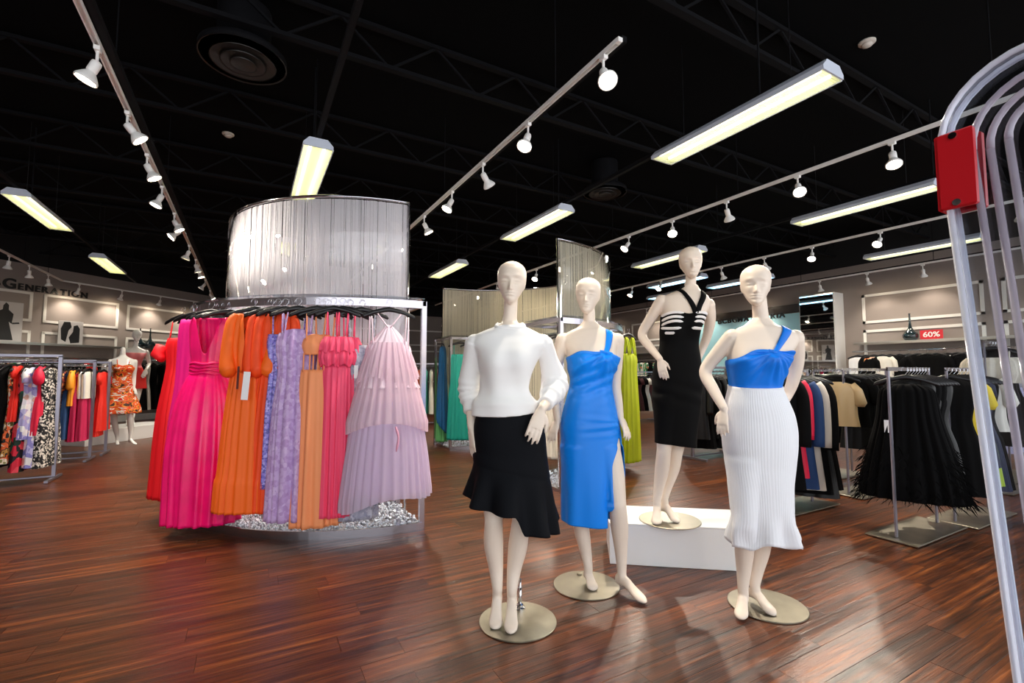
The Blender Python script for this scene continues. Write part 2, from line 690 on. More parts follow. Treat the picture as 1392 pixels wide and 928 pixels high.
sg, wid = sign('shop_sign', [('BCBGMAXAZRIA', 0.2)], (11.935, 9.0, 2.70), (0, -1), None, 'dark raised BCBGMAXAZRIA lettering across the top of the pale blue panel', m_letter)
sg.scale = (2.0 / wid, 1, 1)
sg2, wid = sign('shop_sign', [('BCBG', 0.3), ('ENERATION', 0.19)], tuple(D0 + DG * (-1.45) + Vector((0, 0, 3.125))), DG, None,
     'black raised BCBGENERATION lettering above the white wall frames', m_letter)
sg2.scale = (2.32 / wid, 1, 1)

# ---- shelves and hanging rails along the walls
m_steel = mat('brushed_steel', '#b9b7b5', 0.28, metal=1.0)
m_chrome = MATS['chrome']
m_glass_shelf = mat('frosted_shelf', '#c9cfcf', 0.15, alpha=0.75)
m_iron = mat('grey_metal_tube', '#9a97a3', 0.35, metal=0.85)

def wall_rail(name, p0, p1, n, z, label, shelf_z=None):
    """Hanging rail on brackets, optionally with a shelf over it."""
    p0, p1, n = Vector(p0), Vector(p1), Vector(n)
    root = empty(name, (p0.x, p0.y, 0))
    q0, q1 = n * 0.36, (p1 - p0) + n * 0.36
    MB().tube([(q0.x, q0.y, z), (q1.x, q1.y, z)], 0.013, 10).build('rail', m_chrome, root, True)
    k = max(2, int((p1 - p0).length / 1.3) + 1)
    for i in range(k):
        b = (p1 - p0) * ((i + 0.02) / (k - 0.96))
        e = b + n * 0.37
        MB().add(*bar((b.x, b.y, z), (e.x, e.y, z), 0.012, 0.03)).build('bracket', m_steel, root)
    if shelf_z:
        s0, s1 = n * 0.16, (p1 - p0) + n * 0.16
        MB().add(*bar((s0.x, s0.y, shelf_z), (s1.x, s1.y, shelf_z), 0.3, 0.022)).build('shelf', m_glass_shelf, root)
        t0, t1 = n * 0.315, (p1 - p0) + n * 0.315
        MB().add(*bar((t0.x, t0.y, shelf_z - 0.02), (t1.x, t1.y, shelf_z - 0.02), 0.01, 0.05)).build('shelf_edge', m_steel, root)
    tag(root, label, 'wall rail')
    return root

wall_rail('wall_rail', D0 - DG * 1.8, D0 + DG * 1.55, DN, 1.62, 'chrome hanging rail with shelf under the black and white pictures', 1.94)
wall_rail('wall_rail', D0 + DG * 1.85, D0 + DG * 4.3, DN, 1.62, 'chrome hanging rail with shelf behind the two glossy white mannequins', 1.94)
wall_rail('wall_rail', (12, 5.4, 0), (12, 1.2, 0), (-1, 0, 0), 1.74, 'chrome hanging rail with shelf beneath the red discount sign', 1.93)
wall_rail('wall_rail', (12, 13.2, 0), (12, 10.2, 0), (-1, 0, 0), 1.74, 'chrome hanging rail with shelf further along past the pale blue panel', 1.93)
wall_rail('wall_rail', (1.4, 19.5, 0), (5.2, 19.5, 0), (0, -1, 0), 1.66, 'chrome hanging rail with shelf along the far back wall', 1.95)
# joint tables of the four display figures, in metres (x across, y depth, z up) from each figure base
FIG = {
  'A': dict(
    base=(1.2556, 2.1851),
    z0=0.0,
    torso=((1.5518, -0.0419, 0.012, 0.0437, 0.044), (1.5278, -0.0399, 0.012, 0.0695, 0.055), (1.5037, -0.0459, 0.01, 0.123, 0.066), (1.4759, -0.0498, 0.01, 0.1705, 0.076), (1.4358, -0.0458, 0.005, 0.1818, 0.088), (1.3842, -0.0458, 0, 0.1576, 0.098), (1.3172, -0.0555, -0.005, 0.1354, 0.1), (1.2585, -0.0614, -0.005, 0.1215, 0.092), (1.1959, -0.0672, 0, 0.1156, 0.085), (1.118, -0.0633, 0, 0.135, 0.092), (1.0317, -0.0535, 0.01, 0.1607, 0.106), (0.9458, -0.0476, 0.015, 0.1743, 0.113), (0.8685, -0.0456, 0.015, 0.172, 0.108), (0.7924, -0.0417, 0.01, 0.1519, 0.09)),
    bust=((-0.1207, 1.346), (0.0154, 1.346)),
    neck=((-0.0499, 0.02, 1.4806, 0.062), (-0.0459, 0.015, 1.5281, 0.051), (-0.0419, 0.008, 1.5673, 0.04), (-0.0379, 0, 1.6222, 0.037), (-0.034, 0, 1.7022, 0.037)),
    head=(-0.032, -0.01, 1.7625, 0.239, -3, 2),
    arms=(((-0.2281, 0.01, 1.4441, 0.046), (-0.2506, 0.05, 1.3261, 0.041), (-0.2647, 0.08, 1.2054, 0.034), (-0.2543, 0.06, 1.1142, 0.03), (-0.2445, 0.0, 0.9941, 0.023)), ((0.1324, 0.01, 1.4441, 0.046), (0.1715, 0.06, 1.3464, 0.041), (0.2066, 0.1, 1.221, 0.034), (0.1697, -0.0, 1.1492, 0.031), (0.1239, -0.1, 1.0984, 0.024))),
    legs=(((-0.1392, 0.01, 0.8577, 0.082), (-0.1342, -0.005, 0.6889, 0.066), (-0.1255, -0.02, 0.5422, 0.05), (-0.1252, -0.025, 0.499, 0.048), (-0.1259, 0.0, 0.3862, 0.051), (-0.1146, 0.015, 0.2685, 0.039), (-0.1063, 0.0, 0.1744, 0.0285)), ((0.0441, 0.01, 0.8577, 0.082), (0.0319, 0.0, 0.6877, 0.066), (0.02, -0.005, 0.5303, 0.05), (0.0121, -0.01, 0.4793, 0.048), (0.0009, 0.02, 0.3716, 0.051), (-0.0184, 0.03, 0.2549, 0.039), (-0.03, 0.0, 0.1633, 0.0285))),
    feet=((-0.1066, 0.01, 0.1589, 0), (-0.1125, -0.085, 0.0305, 0), (-0.03, 0.01, 0.1478, 0), (-0.0354, -0.12, 0.0172, 0)),
    hands=((-0.2445, 0.0, 0.9941), (-0.2301, -0.02, 0.7944), (0.1201, -0.1, 1.0946), (0.0552, -0.17, 0.9128)),
    rod=((0.0138, 0.12, -0.0056),),
  ),
  'B': dict(
    base=(1.8513, 2.2875),
    z0=0.0,
    torso=((1.5923, -0.0202, 0.01, 0.0457, 0.042), (1.5644, -0.0189, 0.006, 0.0707, 0.05), (1.5364, -0.0179, 0, 0.1273, 0.062), (1.5091, -0.016, 0, 0.1659, 0.072), (1.4681, -0.0164, 0, 0.1748, 0.084), (1.4135, -0.0125, 0, 0.1565, 0.095), (1.3454, -0.005, -0.005, 0.1469, 0.098), (1.2778, -0.0126, -0.005, 0.1264, 0.09), (1.2057, -0.017, 0, 0.1174, 0.083), (1.1205, -0.0225, 0.0, 0.1351, 0.092), (1.0392, -0.024, 0.01, 0.1557, 0.105), (0.9493, -0.0219, 0.015, 0.1714, 0.112), (0.8697, -0.0146, 0.01, 0.1753, 0.108), (0.7951, -0.0051, 0.005, 0.1635, 0.09)),
    bust=((-0.0802, 1.3564), (0.051, 1.3564)),
    neck=((-0.0195, 0.02, 1.5106, 0.06), (-0.0198, 0.015, 1.5561, 0.05), (-0.0205, 0.008, 1.5967, 0.039), (-0.0213, 0, 1.6417, 0.036), (-0.0251, 0, 1.7106, 0.036)),
    head=(-0.0308, -0.01, 1.755, 0.232, -16, 3),
    arms=(((-0.1866, 0.0, 1.4817, 0.045), (-0.2163, 0.03, 1.3554, 0.039), (-0.2328, 0.06, 1.2088, 0.033), (-0.2271, 0.03, 1.0962, 0.029), (-0.2215, -0.0, 0.991, 0.022)), ((0.1495, 0.0, 1.4817, 0.045), (0.1496, 0.03, 1.3462, 0.039), (0.1475, 0.05, 1.209, 0.033), (0.153, 0.02, 1.1058, 0.029), (0.156, -0.02, 1.0151, 0.022))),
    legs=(((-0.1106, 0.0, 0.8401, 0.08), (-0.1035, -0.0, 0.6421, 0.064), (-0.0961, -0.0, 0.4763, 0.048), (-0.0921, 0.0, 0.4329, 0.046), (-0.0755, 0.03, 0.3192, 0.047), (-0.052, 0.045, 0.2006, 0.036), (-0.0397, 0.03, 0.1152, 0.027)), ((0.0729, 0.0, 0.8401, 0.083), (0.1044, -0.03, 0.6704, 0.07), (0.1198, -0.07, 0.5297, 0.052), (0.1224, -0.075, 0.4886, 0.05), (0.135, -0.05, 0.3751, 0.052), (0.1441, -0.04, 0.2444, 0.039), (0.1444, -0.05, 0.1344, 0.0285))),
    feet=((-0.039, 0.035, 0.1002, 0), (-0.0236, -0.05, 0.0087, 0), (0.1441, -0.05, 0.1176, 0), (0.2247, -0.19, 0.0157, 0)),
    hands=((-0.2215, 0, 0.991), (-0.28, -0.05, 0.8521), (0.156, -0.02, 1.0151), (0.2096, -0.08, 0.8652)),
  ),
  'C': dict(
    base=(2.5702, 2.344),
    z0=0.27,
    torso=((1.6278, 0.1669, 0.01, 0.0496, 0.042), (1.5954, 0.1542, 0.006, 0.0756, 0.05), (1.5681, 0.1356, 0, 0.1223, 0.062), (1.5419, 0.1246, 0, 0.1638, 0.072), (1.5, 0.1184, 0, 0.1741, 0.084), (1.4372, 0.1117, 0, 0.1583, 0.093), (1.3637, 0.0951, -0.005, 0.1397, 0.095), (1.291, 0.0779, -0.005, 0.1292, 0.088), (1.2137, 0.0727, 0, 0.124, 0.082), (1.1361, 0.0683, 0.0, 0.1367, 0.09), (1.0539, 0.0621, 0.01, 0.155, 0.103), (0.9714, 0.062, 0.015, 0.1653, 0.11), (0.8893, 0.0532, 0.01, 0.1596, 0.107), (0.8129, 0.0496, 0.005, 0.1386, 0.09)),
    bust=((-0.0044, 1.3636), (0.1461, 1.3535)),
    neck=((0.1554, 0.02, 1.5398, 0.06), (0.1599, 0.015, 1.5865, 0.05), (0.1636, 0.008, 1.6274, 0.04), (0.1669, 0, 1.6733, 0.037), (0.1714, 0, 1.7472, 0.037)),
    head=(0.1659, -0.01, 1.7846, 0.238, -14, -2),
    arms=(((-0.045, 0.0, 1.5157, 0.045), (-0.1082, 0.04, 1.4001, 0.039), (-0.1651, 0.07, 1.2815, 0.033), (-0.1352, -0.02, 1.1867, 0.029), (-0.0984, -0.11, 1.102, 0.022)), ((0.2869, 0.0, 1.4895, 0.045), (0.3195, 0.06, 1.3812, 0.039), (0.3202, 0.12, 1.2748, 0.033), (0.2979, 0.15, 1.1905, 0.029), (0.2499, 0.13, 1.0982, 0.022))),
    legs=(((-0.0263, -0.01, 0.8493, 0.08), (-0.0387, -0.02, 0.663, 0.064), (-0.0572, -0.035, 0.4999, 0.05), (-0.0632, -0.035, 0.4551, 0.048), (-0.0675, -0.01, 0.351, 0.049), (-0.0871, 0.0, 0.2343, 0.037), (-0.1072, -0.01, 0.1426, 0.027)), ((0.1088, 0.01, 0.8484, 0.08), (0.077, 0.02, 0.6587, 0.064), (0.0474, 0.02, 0.4913, 0.05), (0.0361, 0.02, 0.4458, 0.047), (0.0234, 0.05, 0.339, 0.048), (-0.0119, 0.06, 0.2202, 0.036), (-0.0408, 0.04, 0.1395, 0.027))),
    feet=((-0.1074, -0.01, 0.1328, 0), (-0.1426, -0.11, 0.0353, 0), (-0.041, 0.04, 0.1295, 0), (0.003, -0.07, 0.0375, 0)),
    hands=((-0.0984, -0.11, 1.102), (-0.082, -0.15, 0.9635), (0.2499, 0.13, 1.0982), (0.1896, 0.12, 0.9808)),
  ),
  'D': dict(
    base=(2.4839, 1.6361),
    z0=0.0,
    torso=((1.5812, 0.0349, 0.01, 0.052, 0.046), (1.5515, 0.0318, 0.006, 0.081, 0.056), (1.5259, 0.036, 0, 0.1429, 0.066), (1.4968, 0.0391, 0, 0.1842, 0.075), (1.4595, 0.0378, 0, 0.1923, 0.086), (1.4057, 0.0235, 0, 0.1796, 0.098), (1.3396, 0.0042, -0.005, 0.1605, 0.1), (1.2739, -0.0063, -0.005, 0.1438, 0.092), (1.2001, -0.0124, 0, 0.1294, 0.085), (1.1185, -0.007, 0.0, 0.1537, 0.094), (1.0281, 0.0053, 0.01, 0.1765, 0.108), (0.9381, 0.0089, 0.015, 0.1847, 0.115), (0.849, 0.0079, 0.015, 0.1781, 0.11), (0.7693, 0.0004, 0.01, 0.155, 0.09)),
    bust=((-0.1164, 1.3493), (0.0344, 1.3493)),
    neck=((0.0353, 0.02, 1.5026, 0.063), (0.0385, 0.015, 1.5482, 0.053), (0.0362, 0.008, 1.5893, 0.043), (0.0296, 0, 1.6385, 0.04), (0.0239, 0, 1.7139, 0.04)),
    head=(0.004, -0.01, 1.7688, 0.243, -24, 2),
    arms=(((-0.1331, 0.0, 1.4802, 0.047), (-0.1969, 0.04, 1.3908, 0.041), (-0.2586, 0.07, 1.2864, 0.035), (-0.245, 0.0, 1.1838, 0.031), (-0.2263, -0.08, 1.0878, 0.023)), ((0.2225, 0.0, 1.4761, 0.047), (0.2622, 0.06, 1.3579, 0.041), (0.272, 0.12, 1.235, 0.034), (0.2622, 0.16, 1.1563, 0.03), (0.2146, 0.15, 1.0835, 0.023))),
    legs=(((-0.0847, 0.0, 0.8113, 0.083), (-0.1004, -0.02, 0.6326, 0.066), (-0.1152, -0.04, 0.4817, 0.05), (-0.1165, -0.04, 0.4429, 0.048), (-0.1055, -0.01, 0.3277, 0.05), (-0.1084, 0.0, 0.211, 0.038), (-0.1201, -0.01, 0.1223, 0.028)), ((0.0726, 0.02, 0.8077, 0.083), (0.0495, 0.02, 0.6227, 0.066), (0.0234, 0.02, 0.4632, 0.05), (0.0139, 0.02, 0.4236, 0.048), (0.0134, 0.05, 0.306, 0.05), (-0.0057, 0.06, 0.1947, 0.038), (-0.0258, 0.05, 0.1156, 0.028))),
    feet=((-0.1205, -0.01, 0.1107, 0), (-0.1839, -0.11, 0.0185, 0), (-0.0262, 0.05, 0.1038, 0), (-0.0015, -0.07, 0.0248, 0)),
    hands=((-0.2264, -0.08, 1.0839), (-0.2555, -0.11, 0.9542), (0.2146, 0.15, 1.0835), (0.1535, 0.14, 0.9859)),
  ),
}

# ================================================================ display figures
YAW = math.radians(-29.2)
m_skin = mat('matte_mannequin', '#ecdccb', 0.42, spec=0.4)
m_gwhite = mat('gloss_white_mannequin', '#f1efec', 0.22, spec=0.5)
m_plate = mat('brushed_nickel_plate', '#a39c8c', 0.36, metal=0.9, vary=0.12, vscale=9)

class Torso:
    def __init__(s, rows, bust, bump=0.034):
        R = sorted(rows)
        s.z = np.array([r[0] for r in R])
        s.c = [np.array([r[i] for r in R]) for i in (1, 2, 3, 4)]
        s.bust = bust
        s.bump = bump

    def at(s, th, z, off=0.0):
        cx, cy, hw, hd = (hermite(s.z, c, z) for c in s.c)
        c, sn = np.cos(th), np.sin(th)
        p = 0.86
        ux = np.sign(c) * np.abs(c) ** p
        uy = np.sign(sn) * np.abs(sn) ** p
        x = cx + (hw + off) * ux
        y = cy + (hd + off) * uy
        for bx, bz in s.bust:
            g = np.exp(-((x - bx) ** 2 / (2 * 0.042 ** 2) + (z - bz) ** 2 / (2 * 0.05 ** 2)))
            y = y - s.bump * g * sstep(0.05, -0.5, sn)
        return x, y

    def surface(s, z0, z1, off=0.0, nu=64, nv=50):
        def fn(U, V):
            z = z0 + (z1 - z0) * V
            x, y = s.at(U * 2 * PI, z, off)
            return x, y, z
        return surf(fn, nu, nv)

def capped(V, F, nu, nv):
    F = list(F)
    F.append(tuple(i * nv for i in range(nu - 1, -1, -1)))
    F.append(tuple(i * nv + nv - 1 for i in range(nu)))
    return V, F

HZ = [0.0, 0.03, 0.08, 0.15, 0.25, 0.38, 0.5, 0.62, 0.74, 0.86, 0.95, 1.0]
HW = [0.012, 0.020, 0.031, 0.041, 0.053, 0.066, 0.0745, 0.0775, 0.0765, 0.065, 0.039, 0.004]
HF = [0.062, 0.080, 0.088, 0.089, 0.088, 0.087, 0.085, 0.088, 0.084, 0.068, 0.040, 0.004]
HB = [-0.03, -0.025, -0.01, 0.02, 0.058, 0.088, 0.100, 0.104, 0.099, 0.080, 0.047, 0.004]

def head_frame(h):
    c = Vector(h[:3])
    R = Matrix.Rotation(math.radians(h[4]), 3, 'Z') @ Matrix.Rotation(math.radians(h[5]), 3, 'Y')
    return c, R, h[3]

def head_shape(mb, h):
    c, R, H = head_frame(h)
    k = H / 0.235
    def fn(U, V):
        t = V
        w = hermite(HZ, HW, t) * k
        f = hermite(HZ, HF, t) * k
        b = hermite(HZ, HB, t) * k
        th = U * 2 * PI
        y0 = (b - f) / 2
        hy = (b + f) / 2
        x = w * np.sign(np.cos(th)) * np.abs(np.cos(th)) ** 0.92
        y = y0 + hy * np.sin(th)
        return x, y, (t - 0.5) * H
    V, F = capped(*surf(fn, 40, 40), 40, 40)
    M3 = np.array(R)
    V = V @ M3.T + np.array(c)
    mb.add(V, F)
    # ears
    for s in (-1, 1):
        e = [Vector((s * 0.066 * k, 0.014 + 0.004 * q, z * k)) for q, z in ((0, -0.032), (1, -0.012), (2, 0.008), (3, 0.022))]
        mb.tube([c + R @ p for p in e], [0.005, 0.009, 0.011, 0.008], 8)

def sculpt_face(me, h, soft=1.0):
    c, R, H = head_frame(h)
    k = H / 0.235
    P = coords(me)
    Q = (P - np.array(c)) @ np.array(R)       # into head space
    x, y, z = Q[:, 0] / k, Q[:, 1] / k, Q[:, 2] / k
    fr = sstep(-0.02, -0.06, y) * (np.abs(z) < 0.125)
    g = lambda a, s: np.exp(-(a / s) ** 2)
    d = np.zeros(len(P))
    ax = np.abs(x)
    # nose: ridge from the brow to the tip, then the wings
    ridge = sstep(0.020, -0.040, z) * sstep(-0.056, -0.048, z)
    d += 0.019 * g(x, 0.0085) * ridge * (0.35 + 0.65 * sstep(0.012, -0.044, z))
    d += 0.006 * g(ax - 0.009, 0.006) * g(z + 0.045, 0.007)
    # brow and eye sockets, closed lids with a lash line
    d += 0.004 * g(ax - 0.033, 0.022) * g(z - 0.024, 0.010)
    d -= 0.009 * soft * g(ax - 0.030, 0.017) * g(z - 0.004, 0.013)
    d += 0.008 * soft * g(ax - 0.033, 0.014) * g(z + 0.000, 0.008)
    d -= 0.007 * soft * g(ax - 0.034, 0.016) * g(z + 0.010, 0.0032)
    # cheeks
    d += 0.003 * g(ax - 0.040, 0.016) * g(z + 0.028, 0.018)
    # lips and chin
    d += 0.007 * g(x, 0.020) * g(z + 0.063, 0.005)
    d += 0.007 * g(x, 0.017) * g(z + 0.075, 0.0055)
    d -= 0.007 * g(x, 0.020) * g(z + 0.069, 0.0026)
    d -= 0.004 * g(x, 0.02) * g(z + 0.085, 0.005)
    d += 0.006 * g(x, 0.018) * g(z + 0.102, 0.012)
    Q[:, 1] -= 1.4 * d * fr * k
    set_coords(me, Q @ np.array(R).T + np.array(c))

def limb(mb, rows, n=14):
    S = smooth_path(rows, 6)
    P, r = S[:, :3], S[:, 3]
    mb.tube(P, list(r), n)
    for p, q in ((P[0], r[0]), (P[-1], r[-1])):
        mb.lathe([(q * math.cos(a) + 1e-5, q * math.sin(a)) for a in np.linspace(-PI / 2, PI / 2, 7)], p, 12)

def hand(mb, w, tip, normal, thumb, spread=0.07, curl=0.25, size=None):
    """Palm and five fingers from wrist w towards tip; normal = back of the hand; thumb = +1/-1 side."""
    w, tip = Vector(w), Vector(tip)
    L = size or max((tip - w).length, 0.165)
    t = (tip - w).normalized()
    n = Vector(normal)
    n = (n - t * n.dot(t)).normalized()
    sd = t.cross(n)
    k = L / 0.19
    rings = [(0.0, 0.022, 0.018), (0.02, 0.026, 0.017), (0.05, 0.034, 0.0145), (0.08, 0.037, 0.012), (0.098, 0.034, 0.009)]
    V, F = [], []
    N = 14
    for dz, a, b in rings:
        for i in range(N):
            q = 2 * PI * i / N
            V.append(w + t * (dz * k) + sd * (a * k * math.cos(q)) + n * (b * k * math.sin(q)))
    for i in range(len(rings) - 1):
        for j in range(N):
            F.append((i * N + j, i * N + (j + 1) % N, (i + 1) * N + (j + 1) % N, (i + 1) * N + j))
    F.append(tuple(range(N - 1, -1, -1)))
    F.append(tuple((len(rings) - 1) * N + j for j in range(N)))
    mb.add(V, F)
    for i, ln in enumerate((0.078, 0.090, 0.084, 0.066)):
        off = (1.5 - i) * 0.0185 * thumb
        d = (t + sd * ((1.5 - i) * spread * thumb)).normalized()
        p = w + t * (0.086 * k) + sd * (off * k)
        pts = [p]
        a = 0.0
        for j, fr in enumerate((0.45, 0.3, 0.25)):
            a += curl * (0.5 + 0.35 * j) * (1 + 0.12 * i)
            dd = d * math.cos(a) - n * math.sin(a)
            p = p + dd * (ln * fr * k)
            pts.append(p)
        mb.tube(pts, [0.0088 * k, 0.0082 * k, 0.0074 * k, 0.0055 * k], 8)
    p = w + t * (0.022 * k) + sd * (0.024 * thumb * k)
    d1 = (t * 0.75 + sd * (0.6 * thumb) - n * 0.25).normalized()
    d2 = (t * 0.95 + sd * (0.18 * thumb) - n * 0.25).normalized()
    mb.tube([p, p + d1 * (0.034 * k), p + d1 * (0.034 * k) + d2 * (0.030 * k), p + d1 * (0.034 * k) + d2 * (0.052 * k)],
            [0.012 * k, 0.0105 * k, 0.009 * k, 0.006 * k], 8)

def foot(mb, ankle, toe, floor=0.008):
    """Arched display foot: heel lifted, toes on the plate."""
    a, t = Vector(ankle[:3]), Vector(toe[:3])
    d = Vector((t.x - a.x, t.y - a.y, 0))
    ln = d.length
    d.normalize()
    sd = Vector((-d.y, d.x, 0))
    hh = max(0.03, a.z - 0.085)               # underside height of the heel
    end = a + d * (ln + 0.0)
    # stations along the foot: (distance, top z, bottom z, half width)
    st = [(-0.042, a.z - 0.035, hh + 0.014, 0.013), (-0.033, a.z - 0.018, hh, 0.022), (-0.008, a.z - 0.010, hh + 0.004, 0.0265),
          (0.28 * ln, 0.80 * a.z, hh * 0.78 + 0.012, 0.0265), (0.5 * ln, 0.55 * a.z + 0.008, hh * 0.42 + 0.012, 0.029),
          (0.75 * ln, 0.30 * a.z + 0.018, floor + 0.006, 0.0345), (0.93 * ln, 0.042, floor, 0.034), (1.08 * ln, 0.032, floor, 0.024), (1.18 * ln, 0.022, floor + 0.003, 0.009)]
    S = smooth_path(st, 4)
    V, F = [], []
    N = 16
    for q, zt, zb, hw in S:
        zc, hz = (zt + zb) / 2, (zt - zb) / 2
        for i in range(N):
            u = 2 * PI * i / N
            cu, su = math.cos(u), math.sin(u)
            V.append((a.x + d.x * q + sd.x * hw * cu, a.y + d.y * q + sd.y * hw * cu, zc + hz * (abs(su) ** 0.85) * (1 if su > 0 else -1)))
    m = len(S)
    for i in range(m - 1):
        for j in range(N):
            F.append((i * N + j, i * N + (j + 1) % N, (i + 1) * N + (j + 1) % N, (i + 1) * N + j))
    F.append(tuple(range(N - 1, -1, -1)))
    F.append(tuple((m - 1) * N + j for j in range(N)))
    mb.add(V, F)

def figure_body(D, hands, head=True, voxel=0.0045, soft=1.0):
    mb = MB()
    T = Torso(D['torso'], D['bust'])
    z0, z1 = T.z[0], T.z[-1]
    mb.add(*capped(*T.surface(z0, z1), 64, 50))
    limb(mb, D['neck'], 16)
    if head:
        head_shape(mb, D['head'])
    for a in D['arms']:
        limb(mb, a)
    f = D['feet']
    for l, a in zip(D['legs'], (f[0], f[2])):
        limb(mb, list(l) + [(a[0], a[1] - 0.004, a[2] - 0.012, 0.0265), (a[0], a[1] - 0.008, a[2] - 0.045, 0.024)], 18)
    foot(mb, f[0], f[1])
    foot(mb, f[2], f[3])
    h = D['hands']
    hand(mb, h[0], h[1], *hands[0])
    hand(mb, h[2], h[3], *hands[1])
    # hips and seat blend the legs into the trunk
    for l in D['legs']:
        p = l[0]
        mb.lathe([(0.088 * math.cos(a) + 1e-5, 0.10 * math.sin(a)) for a in np.linspace(-PI / 2, PI / 2, 9)], (p[0] * 0.97, p[1] + 0.025, p[2] + 0.02), 16)
    me = remeshed('body', mb, voxel, 7)
    if head:
        sculpt_face(me, D['head'], soft)
    return me, T

def body_bvh(me):
    return BVHTree.FromPolygons([v.co for v in me.vertices], [tuple(p.vertices) for p in me.polygons])

def ribbon(name, bvh, left, right, m, parent, off=0.005, n=14, back=0.25):
    """Flat strap lying on the front of the body: two edge curves in (x, z) dropped onto the surface."""
    A, B = smooth_path(left, n), smooth_path(right, n)
    V, nx = [], 6
    last = -0.1
    for p, q in zip(A, B):
        for k in range(nx):
            x, z = p + (q - p) * (k / (nx - 1))
            hit = bvh.ray_cast(Vector((x, -1.0, z)), Vector((0, 1, 0)))[0]
            y = hit.y if hit is not None else last
            last = y
            V.append((x, y - off - 0.003 * math.sin(PI * k / (nx - 1)), z))
    F = grid_faces(len(A), nx, False)
    return thick(link(name, new_mesh(name, V, F), m, parent), 0.004)

def base_plate(root, x, y, z=0.0, r=0.198, rod=None):
    MB().lathe([(r - 0.004, 0.0), (r, 0.003), (r, 0.006), (r - 0.003, 0.0085)], (x, y, z), 72).build('base_plate', m_plate, root, False)
    if rod:
        mb = MB().tube([(rod[0], rod[1], z + 0.0085), (rod[0], rod[1], z + rod[2])], 0.0075, 12)
        mb.tube([(rod[0], rod[1], z + 0.0085), (rod[0], rod[1], z + rod[2] * 0.72)], 0.0105, 12)
        s = mb.build('support_rod', m_chrome, root, True)
        MB().lathe([(0.03, 0.0085), (0.03, 0.016), (0.018, 0.02), (0.018, 0.03), (0.011, 0.034)], (rod[0], rod[1], z), 20).build('collar', m_chrome, s)

def leg_push(x, y, z, cx, cy, legs, m=0.014):
    """Keep cloth outside the legs: push a point outwards along its ray from (cx, cy)."""
    dx, dy = x - cx, y - cy
    r = np.hypot(dx, dy) + 1e-9
    ux, uy = dx / r, dy / r
    out = r
    for l in legs:
        S = smooth_path(l, 6)[::-1]
        zz = np.maximum.accumulate(S[:, 2] + np.arange(len(S)) * 1e-6)
        lx, ly, lr = (np.interp(z, zz, S[:, k]) for k in (0, 1, 3))
        lr = lr + m
        px, py = lx - cx, ly - cy
        t = px * ux + py * uy
        d2 = lr ** 2 - (px ** 2 + py ** 2 - t ** 2)
        hit = np.where(d2 > 0, t + np.sqrt(np.maximum(d2, 0)), 0) * sstep(l[0][2] + 0.10, l[0][2] - 0.01, z)
        k = 0.02
        h = np.clip(0.5 + 0.5 * (hit - out) / k, 0, 1)
        out = out * (1 - h) + hit * h + k * h * (1 - h)
    return cx + ux * out, cy + uy * out

def fig_root(key, label):
    D = FIG[key]
    r = empty('mannequin', (D['base'][0], D['base'][1], D['z0']), YAW)
    tag(r, label, 'mannequin', 'dressed display figures near the entrance')
    return D, r

FR, BK = (0, -1, 0), (0, 1, 0)
# ---------------------------------------------------------------- A: white sweater and black flounced skirt
D, rootA = fig_root('A', 'bald cream mannequin wearing a white knit sweater and black flounced skirt')
me, T = figure_body(D, [((-1, -0.5, 0), 1, 0.04, 0.2), ((0.25, -1, 0.5), -1, 0.03, 0.25)])
link('body', me, m_skin, rootA)
ME_A = me
m_knit = mat('white_knit', '#f4f3f1', 0.85, sheen=0.3, bump=0.25, bscale=350)
mb = MB()
T.bump = 0.022
def sweater_rows(U, V):
    th = U * 2 * PI
    zt = 1.534
    zb = 1.075 - 0.018 * np.sin(th) * -1 * 0 + 0.012 * np.cos(th)
    zb = 1.072 + 0.012 * np.cos(th) - 0.016 * np.maximum(0, -np.sin(th))
    z = zt + (zb - zt) * V
    x, y = T.at(th, z, 0.015 + 0.012 * sstep(1.2, 1.08, z))
    k = sstep(1.2, 1.1, z)
    w = 0.006 * np.sin(5 * th + 9 * z) * sstep(1.4, 1.2, z) + 0.010 * np.exp(-((z - 1.125) / 0.022) ** 2)
    cx = hermite(T.z, T.c[0], z)
    x = x + (x - cx) * 0.04 * k + np.cos(th) * w
    y = y + np.sin(th) * w
    return x, y, z
mb.add(*capped(*surf(sweater_rows, 72, 50), 72, 50))
for ai, arm in enumerate(D['arms']):
    S = smooth_path(arm, 12)
    t = np.linspace(0, 1, len(S))
    cut = 0.86 if ai == 0 else 0.9
    keep = t <= cut
    S, t = S[keep], t[keep]
    puff = 0.010 + 0.018 * sstep(0.2, 0.5, t) + 0.0065 * np.sin(t * 62) * np.exp(-((t - 0.58) / 0.14) ** 2)
    puff = np.where(t > 0.72, puff - 0.013 * sstep(0.72, 0.76, t), puff)
    if ai == 1:
        puff = puff + 0.014 * np.exp(-((t - 0.5) / 0.15) ** 2)
    mb.tube(S[:, :3], list(S[:, 3] + puff), 20)
    p, q = S[0][:3], S[0][3] + puff[0]
    mb.lathe([(q * math.cos(a) * 0.9 + 1e-5, q * math.sin(a) * 0.8) for a in np.linspace(-PI / 2, PI / 2, 9)], p, 16)
sw = link('sweater', remeshed('sweater', mb, 0.0055, 6), m_knit, rootA)
ring = []
for a in np.linspace(0, 2 * PI, 49):
    z = 1.537 - 0.026 * max(0.0, -math.sin(a))
    x, y = T.at(np.array([a]), np.array([z]), 0.008)
    ring.append((float(x[0]), float(y[0]), z))
MB().tube(ring, 0.0115, 10, squash=(1.3, 0.8)).build('neck_rib', m_knit, sw, True)

